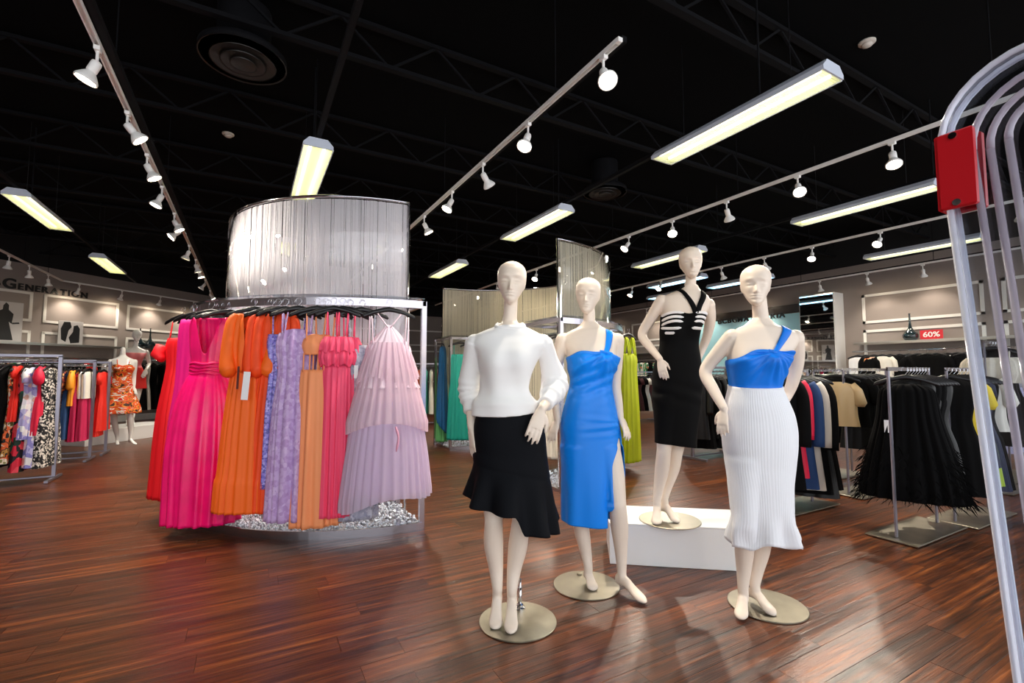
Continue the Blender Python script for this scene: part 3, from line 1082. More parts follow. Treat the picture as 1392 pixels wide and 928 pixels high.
m_blackskirt = mat('black_crepe', '#05070d', 0.75, spec=0.15, bump=0.1)
def ang(th):                                  # signed angle from the front, + towards image right
    return np.arctan2(np.cos(th), -np.sin(th))
def skirtA(U, V):
    th = U * 2 * PI
    f = ang(th)                               # -pi..pi, 0 = front, +pi/2 = right
    seam = 0.765 - 0.045 * np.sin(f)
    hem = 0.615 - 0.105 * sstep(0.02, 0.22, f) * np.cos(np.clip(f, 0, PI) * 0.5) - 0.075 * sstep(0.2, 1.4, f) * sstep(PI, 1.5, f) - 0.03 * sstep(0.0, -1.2, -np.abs(f)) * 0
    hem = hem - 0.03 * np.exp(-(f / 0.8) ** 2) + 0.035 * np.exp(-((f + 1.57) / 0.5) ** 2)
    top = 1.10 - 0.006 * np.cos(f)
    z = np.where(V < 0.55, top + (seam - top) * (V / 0.55), seam + (hem - seam) * ((V - 0.55) / 0.45))
    zc = np.maximum(z, 0.86)
    x, y = T.at(th, zc, 0.006 + 0.008 * sstep(1.08, 1.0, z))
    cx = hermite(T.z, T.c[0], zc)
    cy = hermite(T.z, T.c[1], zc)
    fl = np.clip((V - 0.55) / 0.45, 0, 1)
    up = np.clip(V / 0.55, 0, 1)
    e = 0.014 * up ** 2 + fl * (0.055 + 0.02 * np.cos(2 * f)) + fl * 0.024 * np.cos(9 * f + 0.9) + fl * fl * 0.01 * np.sin(4 * f)
    e = e - 0.004 * np.exp(-((V - 0.55) / 0.012) ** 2)
    nx_, ny_ = np.cos(th), np.sin(th)
    x, y = leg_push(x + nx_ * e + 0.018 * up * up, y + ny_ * e, z, cx, cy, FIG['A']['legs'])
    return x, y, z
V_, F_ = surf(skirtA, 160, 60)
thick(link('skirt', new_mesh('skirt', V_, F_), m_blackskirt, rootA), 0.004)
base_plate(rootA, 0.0, 0.0, 0, 0.2, (D['rod'][0][0], 0.12, 0.165))

# ---------------------------------------------------------------- B: long blue dress with a slit
D, rootB = fig_root('B', 'bald cream mannequin in a long cobalt blue one shoulder dress with thigh slit')
me, T = figure_body(D, [((-0.7, -0.8, 0.2), 1, 0.05, 0.2), ((0.7, -0.7, 0.3), -1, 0.06, 0.25)])
body = link('body', me, m_skin, rootB)
ME_B, T_B, D_B = me, T, D
bv = body_bvh(me)
m_cobalt = mat('cobalt_jersey', '#0586f2', 0.36, spec=0.4, bump=0.05)

def twist_folds(x, z, tx, tz, amp, n=11, reach=0.3):
    """Gathers radiating from the twist at (tx, tz)."""
    a = np.arctan2(z - tz, x - tx)
    r = np.hypot(x - tx, z - tz)
    return amp * 0.7 * (1 + 0.6 * np.sin(a * n) + 0.4 * np.sin(a * (n * 1.7) + 1.3)) * np.exp(-(r / reach) ** 2) * sstep(0.0, 0.05, r)

TWB = (0.058, 1.398)
def dressB(U, V):
    # the cloth runs from the slit edge on the front, round by image left, to the back edge of the slit
    f0, f1 = 0.50, 1.5                       # slit edges measured from the front
    s_open = 0.485
    V2 = V
    f_full = 0.98
    Vt = np.clip((V2 - s_open) / (1 - s_open), 0, 1)
    a0 = np.where(V2 > s_open, f_full - (f_full - f0) * sstep(-0.1, 0.35, Vt), f_full)
    a1 = np.where(V2 > s_open, f_full + (f1 - f_full) * sstep(-0.1, 0.3, Vt), f_full)
    f = a0 - U * (2 * PI - (a1 - a0))
    th = f - PI / 2
    top = 1.375 + 0.035 * np.exp(-((f + 0.35) / 0.55) ** 2) + 0.028 * np.exp(-((f - 0.45) / 0.35) ** 2) - 0.02 * sstep(1.2, 2.4, np.abs(np.angle(np.exp(1j * f))))
    hem = 0.382 - 0.012 * np.sin(f)
    z = top + (hem - top) * V2
    zc = np.maximum(z, 0.89)
    x, y = T.at(th, zc, 0.007)
    low = sstep(0.9, 0.4, z)
    cx = hermite(T.z, T.c[0], zc)
    cy = hermite(T.z, T.c[1], zc)
    # below the hips the skirt falls nearly straight
    x = x + (x - cx) * (-0.08 * low) - 0.012 * low
    y = cy + (y - cy) * (1 + 0.05 * low)
    e = np.where(np.cos(f) > -0.2, twist_folds(x, z, *TWB, 0.011), 0)
    e = e + 0.004 * (1 + np.sin(95 * (z - 0.42 * x))) * np.exp(-((z - 1.24) / 0.10) ** 2) * sstep(1.7, 0.9, np.abs(f))
    e = e + 0.004 * (1 + np.sin(120 * (z - 0.10 * x * np.sign(0.98 - z)))) * np.exp(-((z - 0.97) / 0.06) ** 2) * sstep(-0.8, 0.7, f) * sstep(1.6, 1.0, f)
    e = e + 0.006 * np.sin(7 * f + 0.6) * sstep(0.85, 0.45, z)
    x, y = leg_push(x + np.cos(th) * e, y + np.sin(th) * e, z, cx, cy, FIG['B']['legs'])
    return x, y, z
V_, F_ = surf(dressB, 150, 130, False)
dr = thick(link('dress', new_mesh('dress', V_, F_), m_cobalt, rootB), 0.003)
ribbon('shoulder_strap', bv, [(0.036, 1.392), (0.055, 1.44), (0.066, 1.50), (0.070, 1.545)], [(0.068, 1.392), (0.092, 1.44), (0.108, 1.50), (0.113, 1.53)], m_cobalt, dr, 0.006)
MB().tube(smooth_path([(0.02, -0.118, 1.405), (0.05, -0.128, 1.400), (0.078, -0.118, 1.388)], 5), [0.006] * 11, 10, squash=(1.6, 0.9)).build('twist_knot', m_cobalt, dr, True)
base_plate(rootB, -0.052, 0.03, 0, 0.198)
MB().lathe([(0.016, 0.0085), (0.016, 0.02), (0.01, 0.024)], (-0.075, 0.165, 0), 16).build('rod_socket', m_plate, rootB)

# ---------------------------------------------------------------- C: black sheath dress with white striped bust, on the plinth
D, rootC = fig_root('C', 'bald cream mannequin in a black sheath dress with white striped bust, hand on hip')
me, T = figure_body(D, [((-0.4, -0.9, 0.1), -1, 0.03, 0.25), ((0, 1, 0), 1, 0.03, 0.3)])
link('body', me, m_skin, rootC)
bv = body_bvh(me)
m_black = mat('black_ponte', '#020203', 0.7, spec=0.12, bump=0.06)
m_stripe = mat('white_band', '#f3efee', 0.6)
zwC = [r[0] for r in D['torso']]
BZ = D['bust'][0][1]
def dressC_at(th, z, off):
    zc = np.maximum(z, 0.90)
    x, y = T.at(th, zc, off)
    low = sstep(0.92, 0.5, z)
    cx = hermite(T.z, T.c[0], zc)
    x = cx + (x - cx) * (1 - 0.20 * low) - 0.035 * low * 0
    x, y = leg_push(x - 0.012 * low, y, z, cx - 0.01 * low, hermite(T.z, T.c[1], zc), FIG['C']['legs'], 0.010)
    return x, y
def dressC(U, V):
    th = U * 2 * PI
    f = ang(th)
    top = BZ + 0.045 + 0.02 * np.exp(-((np.abs(f) - 0.45) / 0.35) ** 2) - 0.03 * sstep(1.3, 2.4, np.abs(f))
    hem = 0.515 + 0.02 * np.sin(f) * -1
    z = top + (hem - top) * V
    x, y = dressC_at(th, z, 0.007)
    e = 0.003 * np.sin(60 * z + 3 * f) * np.exp(-((z - 0.88) / 0.09) ** 2) + 0.003 * np.sin(4 * f) * sstep(0.8, 0.55, z)
    return x + np.cos(th) * e, y + np.sin(th) * e, z
V_, F_ = surf(dressC, 120, 90)
dr = thick(link('dress', new_mesh('dress', V_, F_), m_black, rootC), 0.003)
for side in (-1, 1):
    for k in range(5):
        if side > 0 and k == 4:
            continue
        def band(U, V, k=k, side=side):
            a0, a1 = (0.17, 1.45) if side < 0 else (0.2, 1.15)
            f = side * (a0 + (a1 - a0) * U)
            if k == 4:
                f = side * (0.45 + 0.6 * U)
            zc = BZ + 0.047 - 0.031 * k + (0.012 * np.cos((np.abs(f) - 0.55) * 2.6) if k < 3 else -0.006 * np.cos((np.abs(f) - 0.6) * 2.4))
            w = 0.0088 * np.minimum(1, 8 * np.minimum(U, 1 - U) + 0.25)
            z = zc + w * (1 - 2 * V)
            th = f - PI / 2
            x, y = dressC_at(th, z, 0.0105)
            return x, y, z
        V_, F_ = surf(band, 30, 4, False)
        thick(link('white_band', new_mesh('white_band', V_, F_), m_stripe, dr), 0.003)
nk = D['neck'][0]
cxC = nk[0]
ribbon('strap', bv, [(cxC - 0.112, BZ + 0.238), (cxC - 0.075, BZ + 0.19), (cxC - 0.035, BZ + 0.11), (cxC - 0.018, BZ + 0.03)],
       [(cxC - 0.08, BZ + 0.25), (cxC - 0.042, BZ + 0.19), (cxC + 0.0, BZ + 0.115), (cxC + 0.016, BZ + 0.03)], m_black, dr, 0.006)
ribbon('strap', bv, [(cxC + 0.062, BZ + 0.222), (cxC + 0.05, BZ + 0.18), (cxC + 0.012, BZ + 0.105), (cxC - 0.02, BZ + 0.03)],
       [(cxC + 0.102, BZ + 0.205), (cxC + 0.085, BZ + 0.16), (cxC + 0.05, BZ + 0.10), (cxC + 0.02, BZ + 0.03)], m_black, dr, 0.0075)
base_plate(rootC, -0.02, 0.0, 0, 0.203)

# ---------------------------------------------------------------- D: blue bandeau top and white ribbed skirt
D, rootD = fig_root('D', 'bald cream mannequin in a blue twist bandeau top and long white ribbed skirt')
me, T = figure_body(D, [((-0.7, -0.7, 0.1), 1, 0.03, 0.25), ((0, 1, 0), 1, 0.03, 0.3)], soft=0.45)
link('body', me, m_skin, rootD)
bv = body_bvh(me)
m_royal = mat('royal_jersey', '#0577e4', 0.45, spec=0.35, bump=0.05)
m_rib = mat('white_rib_knit', '#eceef2', 0.8, sheen=0.25)
TWD = (0.028, 1.392)
def topD(U, V):
    th = U * 2 * PI
    f = ang(th)
    top = 1.352 + 0.052 * np.exp(-((f + 0.25) / 0.6) ** 2) + 0.045 * np.exp(-((f - 0.75) / 0.5) ** 2) - 0.01 * sstep(1.3, 2.4, np.abs(f))
    bot = 1.19 - 0.012 * np.cos(f)
    z = top + (bot - top) * V
    x, y = T.at(th, z, 0.008)
    e = np.where(np.cos(f) > -0.2, twist_folds(x, z, *TWD, 0.011, 13, 0.2), 0) * sstep(1.0, 0.7, V)
    return x + np.cos(th) * e, y + np.sin(th) * e, z
V_, F_ = surf(topD, 150, 60)
tp = thick(link('bandeau_top', new_mesh('bandeau_top', V_, F_), m_royal, rootD), 0.003)
ribbon('shoulder_strap', bv, [(0.018, 1.388), (0.07, 1.45), (0.105, 1.50), (0.126, 1.543)], [(0.040, 1.380), (0.095, 1.43), (0.14, 1.475), (0.172, 1.512)], m_royal, tp, 0.006)
MB().tube(smooth_path([(0.0, -0.125, 1.397), (0.028, -0.134, 1.39), (0.052, -0.125, 1.378)], 5), [0.006] * 11, 10, squash=(1.6, 0.9)).build('twist_knot', m_royal, tp, True)
def skirtD(U, V):
    th = U * 2 * PI
    f = ang(th)
    top = 1.208 - 0.012 * np.cos(f)
    hem = 0.355 + 0.012 * np.cos(7 * f + 1) + 0.012 * np.cos(3 * f)
    z = top + (hem - top) * V
    zc = np.maximum(z, 0.90)
    x, y = T.at(th, zc, 0.0125)
    cx = hermite(T.z, T.c[0], zc)
    cy = hermite(T.z, T.c[1], zc)
    prof = hermite([0.3, 0.40, 0.52, 0.64, 0.78, 0.90, 1.3], [1.08, 0.92, 0.79, 0.81, 0.93, 1.0, 1.0], z)
    x = cx + (x - cx) * prof + 0.006 * sstep(0.9, 0.5, z)
    y = cy + (y - cy) * np.maximum(prof, 0.92)
    e = 0.0007 * np.cos(84 * th) + sstep(0.56, 0.36, z) * (0.020 * np.cos(7 * f + 1) + 0.008 * np.cos(11 * f)) 
    e = e + 0.004 * np.exp(-((z - 1.165) / 0.02) ** 2) * 0.4
    x, y = leg_push(x, y, z, cx, cy, FIG['D']['legs'])
    return x + np.cos(th) * e, y + np.sin(th) * e, z
V_, F_ = surf(skirtD, 336, 60)
thick(link('skirt', new_mesh('skirt', V_, F_), m_rib, rootD), 0.003)
base_plate(rootD, 0.035, 0.045, 0, 0.2)

# ---------------------------------------------------------------- plinth under C
pl = empty('display_plinth', (0, 0, 0), YAW - math.radians(8.5))
fx, fy = math.sin(-YAW), math.cos(-YAW)
bx, by = 1.16, 3.40
pl.location = (fy * bx + fx * by, -fx * bx + fy * by, 0)
tag(pl, 'low white box plinth under the mannequin in the black dress', 'plinth')
m_plinth = mat('white_laminate', '#f2f2f1', 0.35)
MB().box((0, 0, 0.132), (0.95, 0.44, 0.264), bev=0.004).build('box', m_plinth, pl)
MB().box((0, 0, 0.267), (0.954, 0.444, 0.006)).build('top_panel', m_plinth, pl)

# ---------------------------------------------------------------- two glossy white mannequins by the diagonal wall
pl2 = empty('display_plinth', (-2.15, 11.72, 0), math.radians(48))
tag(pl2, 'low white plinth carrying the glossy white mannequin in pink and red', 'plinth')
MB().box((0, 0, 0.122), (1.7, 0.75, 0.244), bev=0.004).build('box', m_plinth, pl2)
MB().box((0, 0, 0.247), (1.704, 0.754, 0.006)).build('top_panel', m_plinth, pl2)

rootE = empty('mannequin', (-1.95, 10.78, 0), math.radians(8))
tag(rootE, 'headless glossy white mannequin in an orange brush print dress standing on the floor', 'mannequin')
meE, T = figure_body(FIG['B'], [((-0.7, -0.8, 0.2), 1, 0.05, 0.2), ((0.7, -0.7, 0.3), -1, 0.06, 0.25)], head=False, voxel=0.011)
link('body', meE, m_gwhite, rootE)
m_flame = print_mat('orange_brush_print', ['#d8260c', '#f2f0ea', '#f06a1a', '#e23b12', '#f59a3a', '#3a1a14', '#ee5a16'], 7.0, 'noise', 0.6, (1.0, 1.0, 2.2), 0.25)
def dressE(U, V):
    th = U * 2 * PI
    f = ang(th)
    top = 1.40 + 0.03 * np.exp(-((np.abs(f) - 0.5) / 0.4) ** 2)
    z = top + (0.56 - top) * V
    zc = np.maximum(z, 0.9)
    x, y = T.at(th, zc, 0.012)
    e = 0.10 * sstep(1.0, 0.55, z) + 0.02 * np.sin(8 * f) * sstep(1.0, 0.6, z)
    return x + np.cos(th) * e, y + np.sin(th) * e, z
V_, F_ = surf(dressE, 64, 40)
dr = thick(link('dress', new_mesh('dress', V_, F_), m_flame, rootE))
for s in (-1, 1):
    MB().tube([(s * 0.075 - 0.01, -0.115, 1.42), (s * 0.085 - 0.01, -0.085, 1.5), (s * 0.085 - 0.01, -0.02, 1.535)], 0.006, 6).build('strap', m_flame, dr, True)

rootF = empty('mannequin', (-1.92, 11.75, 0.25), math.radians(20))
tag(rootF, 'glossy white mannequin on the plinth in a pink top and red shorts', 'mannequin')
meF, T = figure_body(FIG['A'], [((-1, -0.5, 0), 1, 0.04, 0.2), ((0.25, -1, 0.5), -1, 0.03, 0.25)], voxel=0.009)
link('body', meF, m_gwhite, rootF)
def cloth_piece(name, m, root, za, zb, off, flare=0.0):
    def fn(U, V):
        th = U * 2 * PI
        z = za + (zb - za) * V
        zc = np.maximum(z, 0.88)
        x, y = T.at(th, zc, off)
        e = flare * V * V
        return x + np.cos(th) * e, y + np.sin(th) * e, z + 0 * U
    V_, F_ = surf(fn, 48, 24)
    return thick(link(name, new_mesh(name, V_, F_), m, root))
cloth_piece('top', mat('soft_pink', '#f0868c', 0.6), rootF, 1.42, 1.13, 0.012)
cloth_piece('skirt', mat('tomato_red', '#d5231f', 0.6), rootF, 1.14, 0.72, 0.014, 0.03)

# ================================================================ hangers and garments
m_hang = mat('black_plastic', '#101014', 0.35)
def hanger_meshes():
    pts = [(-0.205, 0, -0.142), (-0.19, 0, -0.128), (-0.12, 0, -0.098), (-0.04, 0, -0.078), (0, 0, -0.072), (0.04, 0, -0.078), (0.12, 0, -0.098), (0.19, 0, -0.128), (0.205, 0, -0.142)]
    a = MB().tube(pts, [0.006, 0.013, 0.014, 0.016, 0.018, 0.016, 0.014, 0.013, 0.006], 8, squash=(1.15, 0.55)).mesh('clothes_hanger', True)
    a.materials.append(m_hang)
    hp = [(0.022 * math.cos(t), 0, -0.016 + 0.022 * math.sin(t)) for t in np.linspace(math.radians(200), math.radians(-40), 12)]
    hp += [(0.004, 0, -0.046), (0, 0, -0.075)]
    b = MB().tube(hp, 0.0022, 6).mesh('hook', True)
    b.materials.append(m_chrome)
    return a, b
HM = hanger_meshes()

def hanger(loc, rz, label, group=None):
    o = link('clothes_hanger', HM[0], None, None, loc, rz)
    link('hook', HM[1], None, o)
    tag(o, label, 'hanger', group)
    return o

def gown_mesh(name, rows, n=72, nz=44, k=14, a0=0.0, a1=0.02, p=0.9, seed=1, top=None, bot=None, lift=1.0, za=None):
    """Open cloth tube. rows = (z, half width, half depth, cx, cy); folds grow from a0 at the top to a1 at the hem."""
    R = sorted(rows)
    zs = [r[0] for r in R]
    q = [[r[i] if len(r) > i else 0.0 for r in R] for i in (1, 2, 3, 4)]
    ph = np.random.default_rng(seed).random(6) * 6.28
    z_hi, z_lo = zs[-1], zs[0]
    za_ = za if za is not None else z_hi
    def fn(U, V):
        th = U * 2 * PI
        f = ang(th)
        zt = z_hi + (top(f) if top else 0 * f)
        zb = z_lo + (bot(f) if bot else 0 * f)
        z = zt + (zb - zt) * V
        hw, hd, cx, cy = (hermite(zs, c, np.clip(z, z_lo, z_hi)) for c in q)
        c, s = np.cos(th), np.sin(th)
        x = cx + hw * np.sign(c) * np.abs(c) ** p
        y = cy + hd * np.sign(s) * np.abs(s) ** p
        g = np.clip((za_ - z) / (za_ - z_lo), 0, 1)
        amp = a0 + (a1 - a0) * g ** 0.7
        w = 0.62 * np.sin(k * th + ph[0] + 0.8 * g) + 0.3 * np.sin((k + 5) * th + ph[1]) + 0.3 * np.sin(2 * k * th + ph[2]) + 0.25 * np.sin(3 * th + ph[3])
        return x + c * amp * w, y + s * amp * w, z
    V, F = surf(fn, n, nz)
    return new_mesh(name, V, F)

def ribbon_tube(pts, w=0.006, t=0.002):
    return MB().tube(pts, 1.0, 6, squash=(w, t))

def straps(root, pairs, m, w=0.006, name='strap'):
    for pts in pairs:
        MB().tube(smooth_path(pts, 4), w, 6).build(name, m, root, True)

# ---- rack garments: one of each kind, copied with shared meshes
PROTO = {}
def proto(kind):
    if kind in PROTO:
        return PROTO[kind]
    parts = []
    if kind == 'long_dress':
        root = gown_mesh(kind, [(-0.10, 0.05, 0.02), (-0.125, 0.17, 0.028), (-0.2, 0.2, 0.04), (-0.45, 0.16, 0.045), (-0.52, 0.15, 0.045), (-0.8, 0.21, 0.06), (-1.28, 0.27, 0.075)], 48, 26, 11, 0.002, 0.016, seed=3)
    elif kind == 'midi_dress':
        root = gown_mesh(kind, [(-0.10, 0.05, 0.02), (-0.125, 0.17, 0.028), (-0.2, 0.2, 0.04), (-0.45, 0.16, 0.045), (-0.7, 0.21, 0.06), (-1.02, 0.25, 0.07)], 48, 24, 10, 0.002, 0.016, seed=5)
        for s in (-1, 1):
            parts.append(('sleeve', MB().tube([(s * 0.16, 0, -0.13), (s * 0.2, 0, -0.2), (s * 0.215, -0.01, -0.3)], [0.04, 0.055, 0.05], 10, squash=(1, 0.7)).mesh('sleeve', True)))
    elif kind == 'strap_dress':
        root = gown_mesh(kind, [(-0.27, 0.15, 0.03), (-0.34, 0.17, 0.045), (-0.5, 0.14, 0.04), (-0.8, 0.2, 0.06), (-1.22, 0.25, 0.075)], 48, 24, 12, 0.003, 0.017, seed=8, top=lambda f: 0.02 * np.cos(4 * f))
        for s in (-1, 1):
            parts.append(('strap', MB().tube([(s * 0.1, -0.03, -0.28), (s * 0.115, 0, -0.1), (s * 0.1, 0.03, -0.28)], 0.005, 6).mesh('strap', True)))
    elif kind == 'blouse':
        root = gown_mesh(kind, [(-0.10, 0.06, 0.02), (-0.125, 0.17, 0.03), (-0.22, 0.21, 0.045), (-0.5, 0.21, 0.055), (-0.68, 0.23, 0.06)], 44, 18, 9, 0.002, 0.015, seed=11)
        for s in (-1, 1):
            parts.append(('sleeve', MB().tube([(s * 0.16, 0, -0.13), (s * 0.22, 0, -0.22), (s * 0.25, 0, -0.38), (s * 0.25, 0, -0.42)], [0.045, 0.06, 0.07, 0.04], 10, squash=(1, 0.7)).mesh('sleeve', True)))
    elif kind == 'puff_dress':
        root = gown_mesh(kind, [(-0.10, 0.05, 0.02), (-0.125, 0.17, 0.03), (-0.22, 0.19, 0.045), (-0.45, 0.155, 0.045), (-0.7, 0.22, 0.07), (-1.1, 0.26, 0.08)], 48, 24, 10, 0.002, 0.018, seed=13)
        for s in (-1, 1):
            parts.append(('puff_sleeve', MB().tube([(s * 0.15, 0, -0.12), (s * 0.2, 0, -0.17), (s * 0.235, -0.01, -0.26), (s * 0.23, -0.01, -0.34), (s * 0.225, -0.01, -0.37)], [0.03, 0.06, 0.085, 0.07, 0.035], 12, squash=(1, 0.8)).mesh('puff_sleeve', True)))
    elif kind == 'top':
        root = gown_mesh(kind, [(-0.11, 0.06, 0.018), (-0.13, 0.16, 0.025), (-0.2, 0.185, 0.03), (-0.5, 0.18, 0.035)], 40, 14, 8, 0.001, 0.008, seed=17)
    elif kind == 'coat':
        root = gown_mesh(kind, [(-0.09, 0.06, 0.03), (-0.12, 0.19, 0.045), (-0.22, 0.22, 0.06), (-0.6, 0.21, 0.06), (-1.12, 0.25, 0.07)], 44, 20, 5, 0.001, 0.010, seed=19)
        for s in (-1, 1):
            parts.append(('sleeve', MB().tube(smooth_path([(s * 0.19, 0, -0.14), (s * 0.245, -0.01, -0.25), (s * 0.255, -0.02, -0.5), (s * 0.25, -0.03, -0.72)], 4), [0.06] * 3 + [0.055] * 10, 12, squash=(1, 0.75)).mesh('sleeve', True)))
        parts.append(('lapel', MB().tube([(-0.05, -0.04, -0.1), (-0.03, -0.07, -0.3), (-0.005, -0.075, -0.45)], [0.03, 0.03, 0.008], 8, squash=(0.25, 1)).mesh('lapel', True)))
    elif kind == 'skirt':
        root = gown_mesh(kind, [(-0.12, 0.15, 0.02), (-0.15, 0.15, 0.022), (-0.4, 0.19, 0.045), (-0.85, 0.22, 0.06)], 44, 18, 10, 0.001, 0.015, seed=23)
        parts.append(('waistband', MB().box((0, 0, -0.125), (0.305, 0.045, 0.04), bev=0.008).mesh('waistband')))
    elif kind == 'pants':
        mb = MB()
        for s in (-1, 1):
            mb.tube([(s * 0.075, 0, -0.12), (s * 0.085, 0, -0.4), (s * 0.085, 0, -1.05)], [0.085, 0.085, 0.07], 12, squash=(0.45, 1))
        root = mb.mesh(kind, True)
        parts.append(('waistband', MB().box((0, 0, -0.125), (0.31, 0.06, 0.04), bev=0.008).mesh('waistband')))
    PROTO[kind] = (root, parts)
    return PROTO[kind]

HMATS = {}
def hang(kind, m, loc, rz, label, cat, group=None, scale=1.0, name=None, hlabel=None, with_hanger=True):
    me, parts = proto(kind)
    if len(me.materials) == 0:
        me.materials.append(m_hang)
        for _, pm_ in parts:
            pm_.materials.append(m_hang)
    o = link(name or kind, me, None, None, loc, rz)
    o.scale = (scale, scale, scale)
    o.material_slots[0].link = 'OBJECT'
    o.material_slots[0].material = m
    for pn, pmesh in parts:
        c = link(pn, pmesh, None, o)
        c.material_slots[0].link = 'OBJECT'
        c.material_slots[0].material = m
    tag(o, label, cat, group)
    if with_hanger:
        w_ = label.split()[:11]
        while w_[-1] in ('the', 'of', 'on', 'in', 'and', 'with', 'by', 'at', 'a', 'behind', 'beside', 'beneath', 'under', 'to', 'next', 'past', 'between', 'red', 'far', 'black', 'white', 'flat', 'second', 'pale', 'among', 'from', 'tomato', 'wall', 'discount', 'blue', 'curved', 'end', 'tube', 'coat', 'floral', 'amber', 'steel'):
            w_ = w_[:-1]
        hanger(loc, rz, hlabel or ('black hanger holding the ' + ' '.join(w_)), (group + ' hangers') if group else None)
    return o

# ================================================================ curved gown stands
m_string = sheer_mat('white_cord', '#f8f6fa', 1.0)
m_acryl = clear_mat('clear_acrylic')
m_frost = clear_mat('clear_shelf', '#e6ecf2')
m_chip = mat('glass_chips', '#ebf2ff', 0.12, spec=0.9)
m_alu = mat('satin_aluminium', '#c4c0c8', 0.25, metal=1.0)

def stand(name, c, R, Rin, Rc, ztop, a0, a1, label, chips, seed, cord):
    """Half-ring stand: tray, outer and inner rails, posts, string curtain behind a clear acrylic sheet."""
    root = empty(name, (c[0], c[1], 0))
    tag(root, label, 'gown stand')
    O = (0, 0)
    ZR = 1.87
    tray = MB().add(*arc_band(O, Rin, R, 0.0, 0.035, a0, a1, 64)).build('tray', m_alu, root)
    MB().add(*arc_band(O, R - 0.012, R + 0.006, 0.0, 0.062, a0, a1, 72)).build('rim', m_alu, tray, False)
    MB().add(*arc_band(O, Rin - 0.006, Rin + 0.012, 0.0, 0.062, a0, a1, 72)).build('rim', m_alu, tray, False)
    # crushed glass filling
    rg = np.random.default_rng(seed)
    V, F = [], []
    aa = np.radians(rg.uniform(a0, a1, chips))
    rr = rg.uniform(Rin + 0.015, R - 0.02, chips)
    sz = rg.uniform(0.007, 0.017, chips)
    base = np.array([(1, 0, 0), (-1, 0, 0), (0, 1, 0), (0, -1, 0), (0, 0, 0.8), (0, 0, -0.8)], float)
    oct_ = [(0, 2, 4), (2, 1, 4), (1, 3, 4), (3, 0, 4), (2, 0, 5), (1, 2, 5), (3, 1, 5), (0, 3, 5)]
    for i in range(chips):
        A = rg.normal(size=(3, 3))
        Q, _ = np.linalg.qr(A)
        P = (base * rg.uniform(0.6, 1.2, (6, 1))) @ Q * sz[i] + np.array([rr[i] * math.cos(aa[i]), rr[i] * math.sin(aa[i]), 0.044 + rg.uniform(0, 0.014)])
        o = len(V)
        V.extend(P)
        F.extend([(a + o, b + o, d + o) for a, b, d in oct_])
    ch = link('glass_chips', new_mesh('glass_chips', V, F, False), m_chip, root)
    ch['kind'] = 'stuff'
    # rails
    MB().add(*arc_band(O, R - 0.028, R - 0.003, ZR - 0.05, ZR + 0.012, a0, a1, 72)).build('outer_rail', m_alu, root)
    MB().add(*arc_band(O, Rin, Rin + 0.025, ZR - 0.03, ZR + 0.012, a0, a1, 60)).build('inner_rail', m_alu, root)
    MB().add(*arc_band(O, Rin, R, ZR + 0.028, ZR + 0.036, a0, a1, 72)).build('clear_shelf', m_frost, root)
    for a in (a0, a1):
        t = math.radians(a)
        ca, sa = math.cos(t), math.sin(t)
        for r in (R - 0.02, Rin + 0.02):
            MB().add(*bar((r * ca, r * sa, 0.0), (r * ca, r * sa, ZR + 0.01), 0.04, 0.04, up=(ca, sa, 0))).build('post', m_alu, root)
        MB().add(*bar((R * ca, R * sa, ZR - 0.01), (Rin * ca, Rin * sa, ZR - 0.01), 0.03, 0.04)).build('side_rail', m_alu, root)
    # curtain
    b0, b1 = a0 + 2.0, a1 - 2.0
    n = int(math.radians(b1 - b0) * Rc / 0.0056)
    V, F = [], []
    a = b0
    gaps = rg.random(n)
    zlo = 0.35
    for i in range(n):
        a = b0 + (b1 - b0) * (i + 0.9 * (rg.random() - 0.5)) / n
        if gaps[i] > 0.985:
            continue
        w = math.degrees(rg.uniform(0.0042, 0.0066) / Rc) / 2 * 1.25
        dr = rg.uniform(-0.006, 0.006)
        sway = rg.normal() * 0.10 + 0.30 * math.sin(i * 0.013 + seed) * (1 if rg.random() > 0.4 else 0)
        o = len(V)
        for z, k in ((ztop - 0.02, 0), ((ztop + zlo) / 2, 0.6), (zlo, 1)):
            for da in (-w, w):
                t = math.radians(a + da + sway * k)
                for q in (-0.0012, 0.0012):
                    V.append(((Rc + dr + q) * math.cos(t), (Rc + dr + q) * math.sin(t), z))
        for j in range(2):
            s = o + j * 4
            for p, q in ((0, 1), (1, 3), (3, 2), (2, 0)):
                F.append((s + p, s + q, s + q + 4, s + p + 4))
    cu = link('string_curtain', new_mesh('string_curtain', V, F, False), cord, root)
    cu['kind'] = 'stuff'
    MB().add(*arc_band(O, Rc + 0.022, Rc + 0.027, ZR + 0.04, ztop, b0, b1, 64)).build('acrylic_sheet', m_acryl, root, True)
    tp = [((Rc + 0.012) * math.cos(math.radians(x)), (Rc + 0.012) * math.sin(math.radians(x)), ztop) for x in np.linspace(b0, b1, 60)]
    MB().tube(tp, 0.014, 10).build('top_tube', m_chrome, root, True)
    for x in (b0, b1):
        t = math.radians(x)
        MB().tube([((Rc + 0.012) * math.cos(t), (Rc + 0.012) * math.sin(t), 0.03), ((Rc + 0.012) * math.cos(t), (Rc + 0.012) * math.sin(t), ztop)], 0.011, 10).build('curtain_post', m_chrome, root, True)
    for x in np.linspace(b0 + 12, b1 - 12, 6):
        t = math.radians(x)
        MB().add(*bar((Rin * math.cos(t), Rin * math.sin(t), ZR - 0.02), (R * math.cos(t), R * math.sin(t), ZR - 0.02), 0.02, 0.025)).build('cross_bar', m_alu, root)
    return root

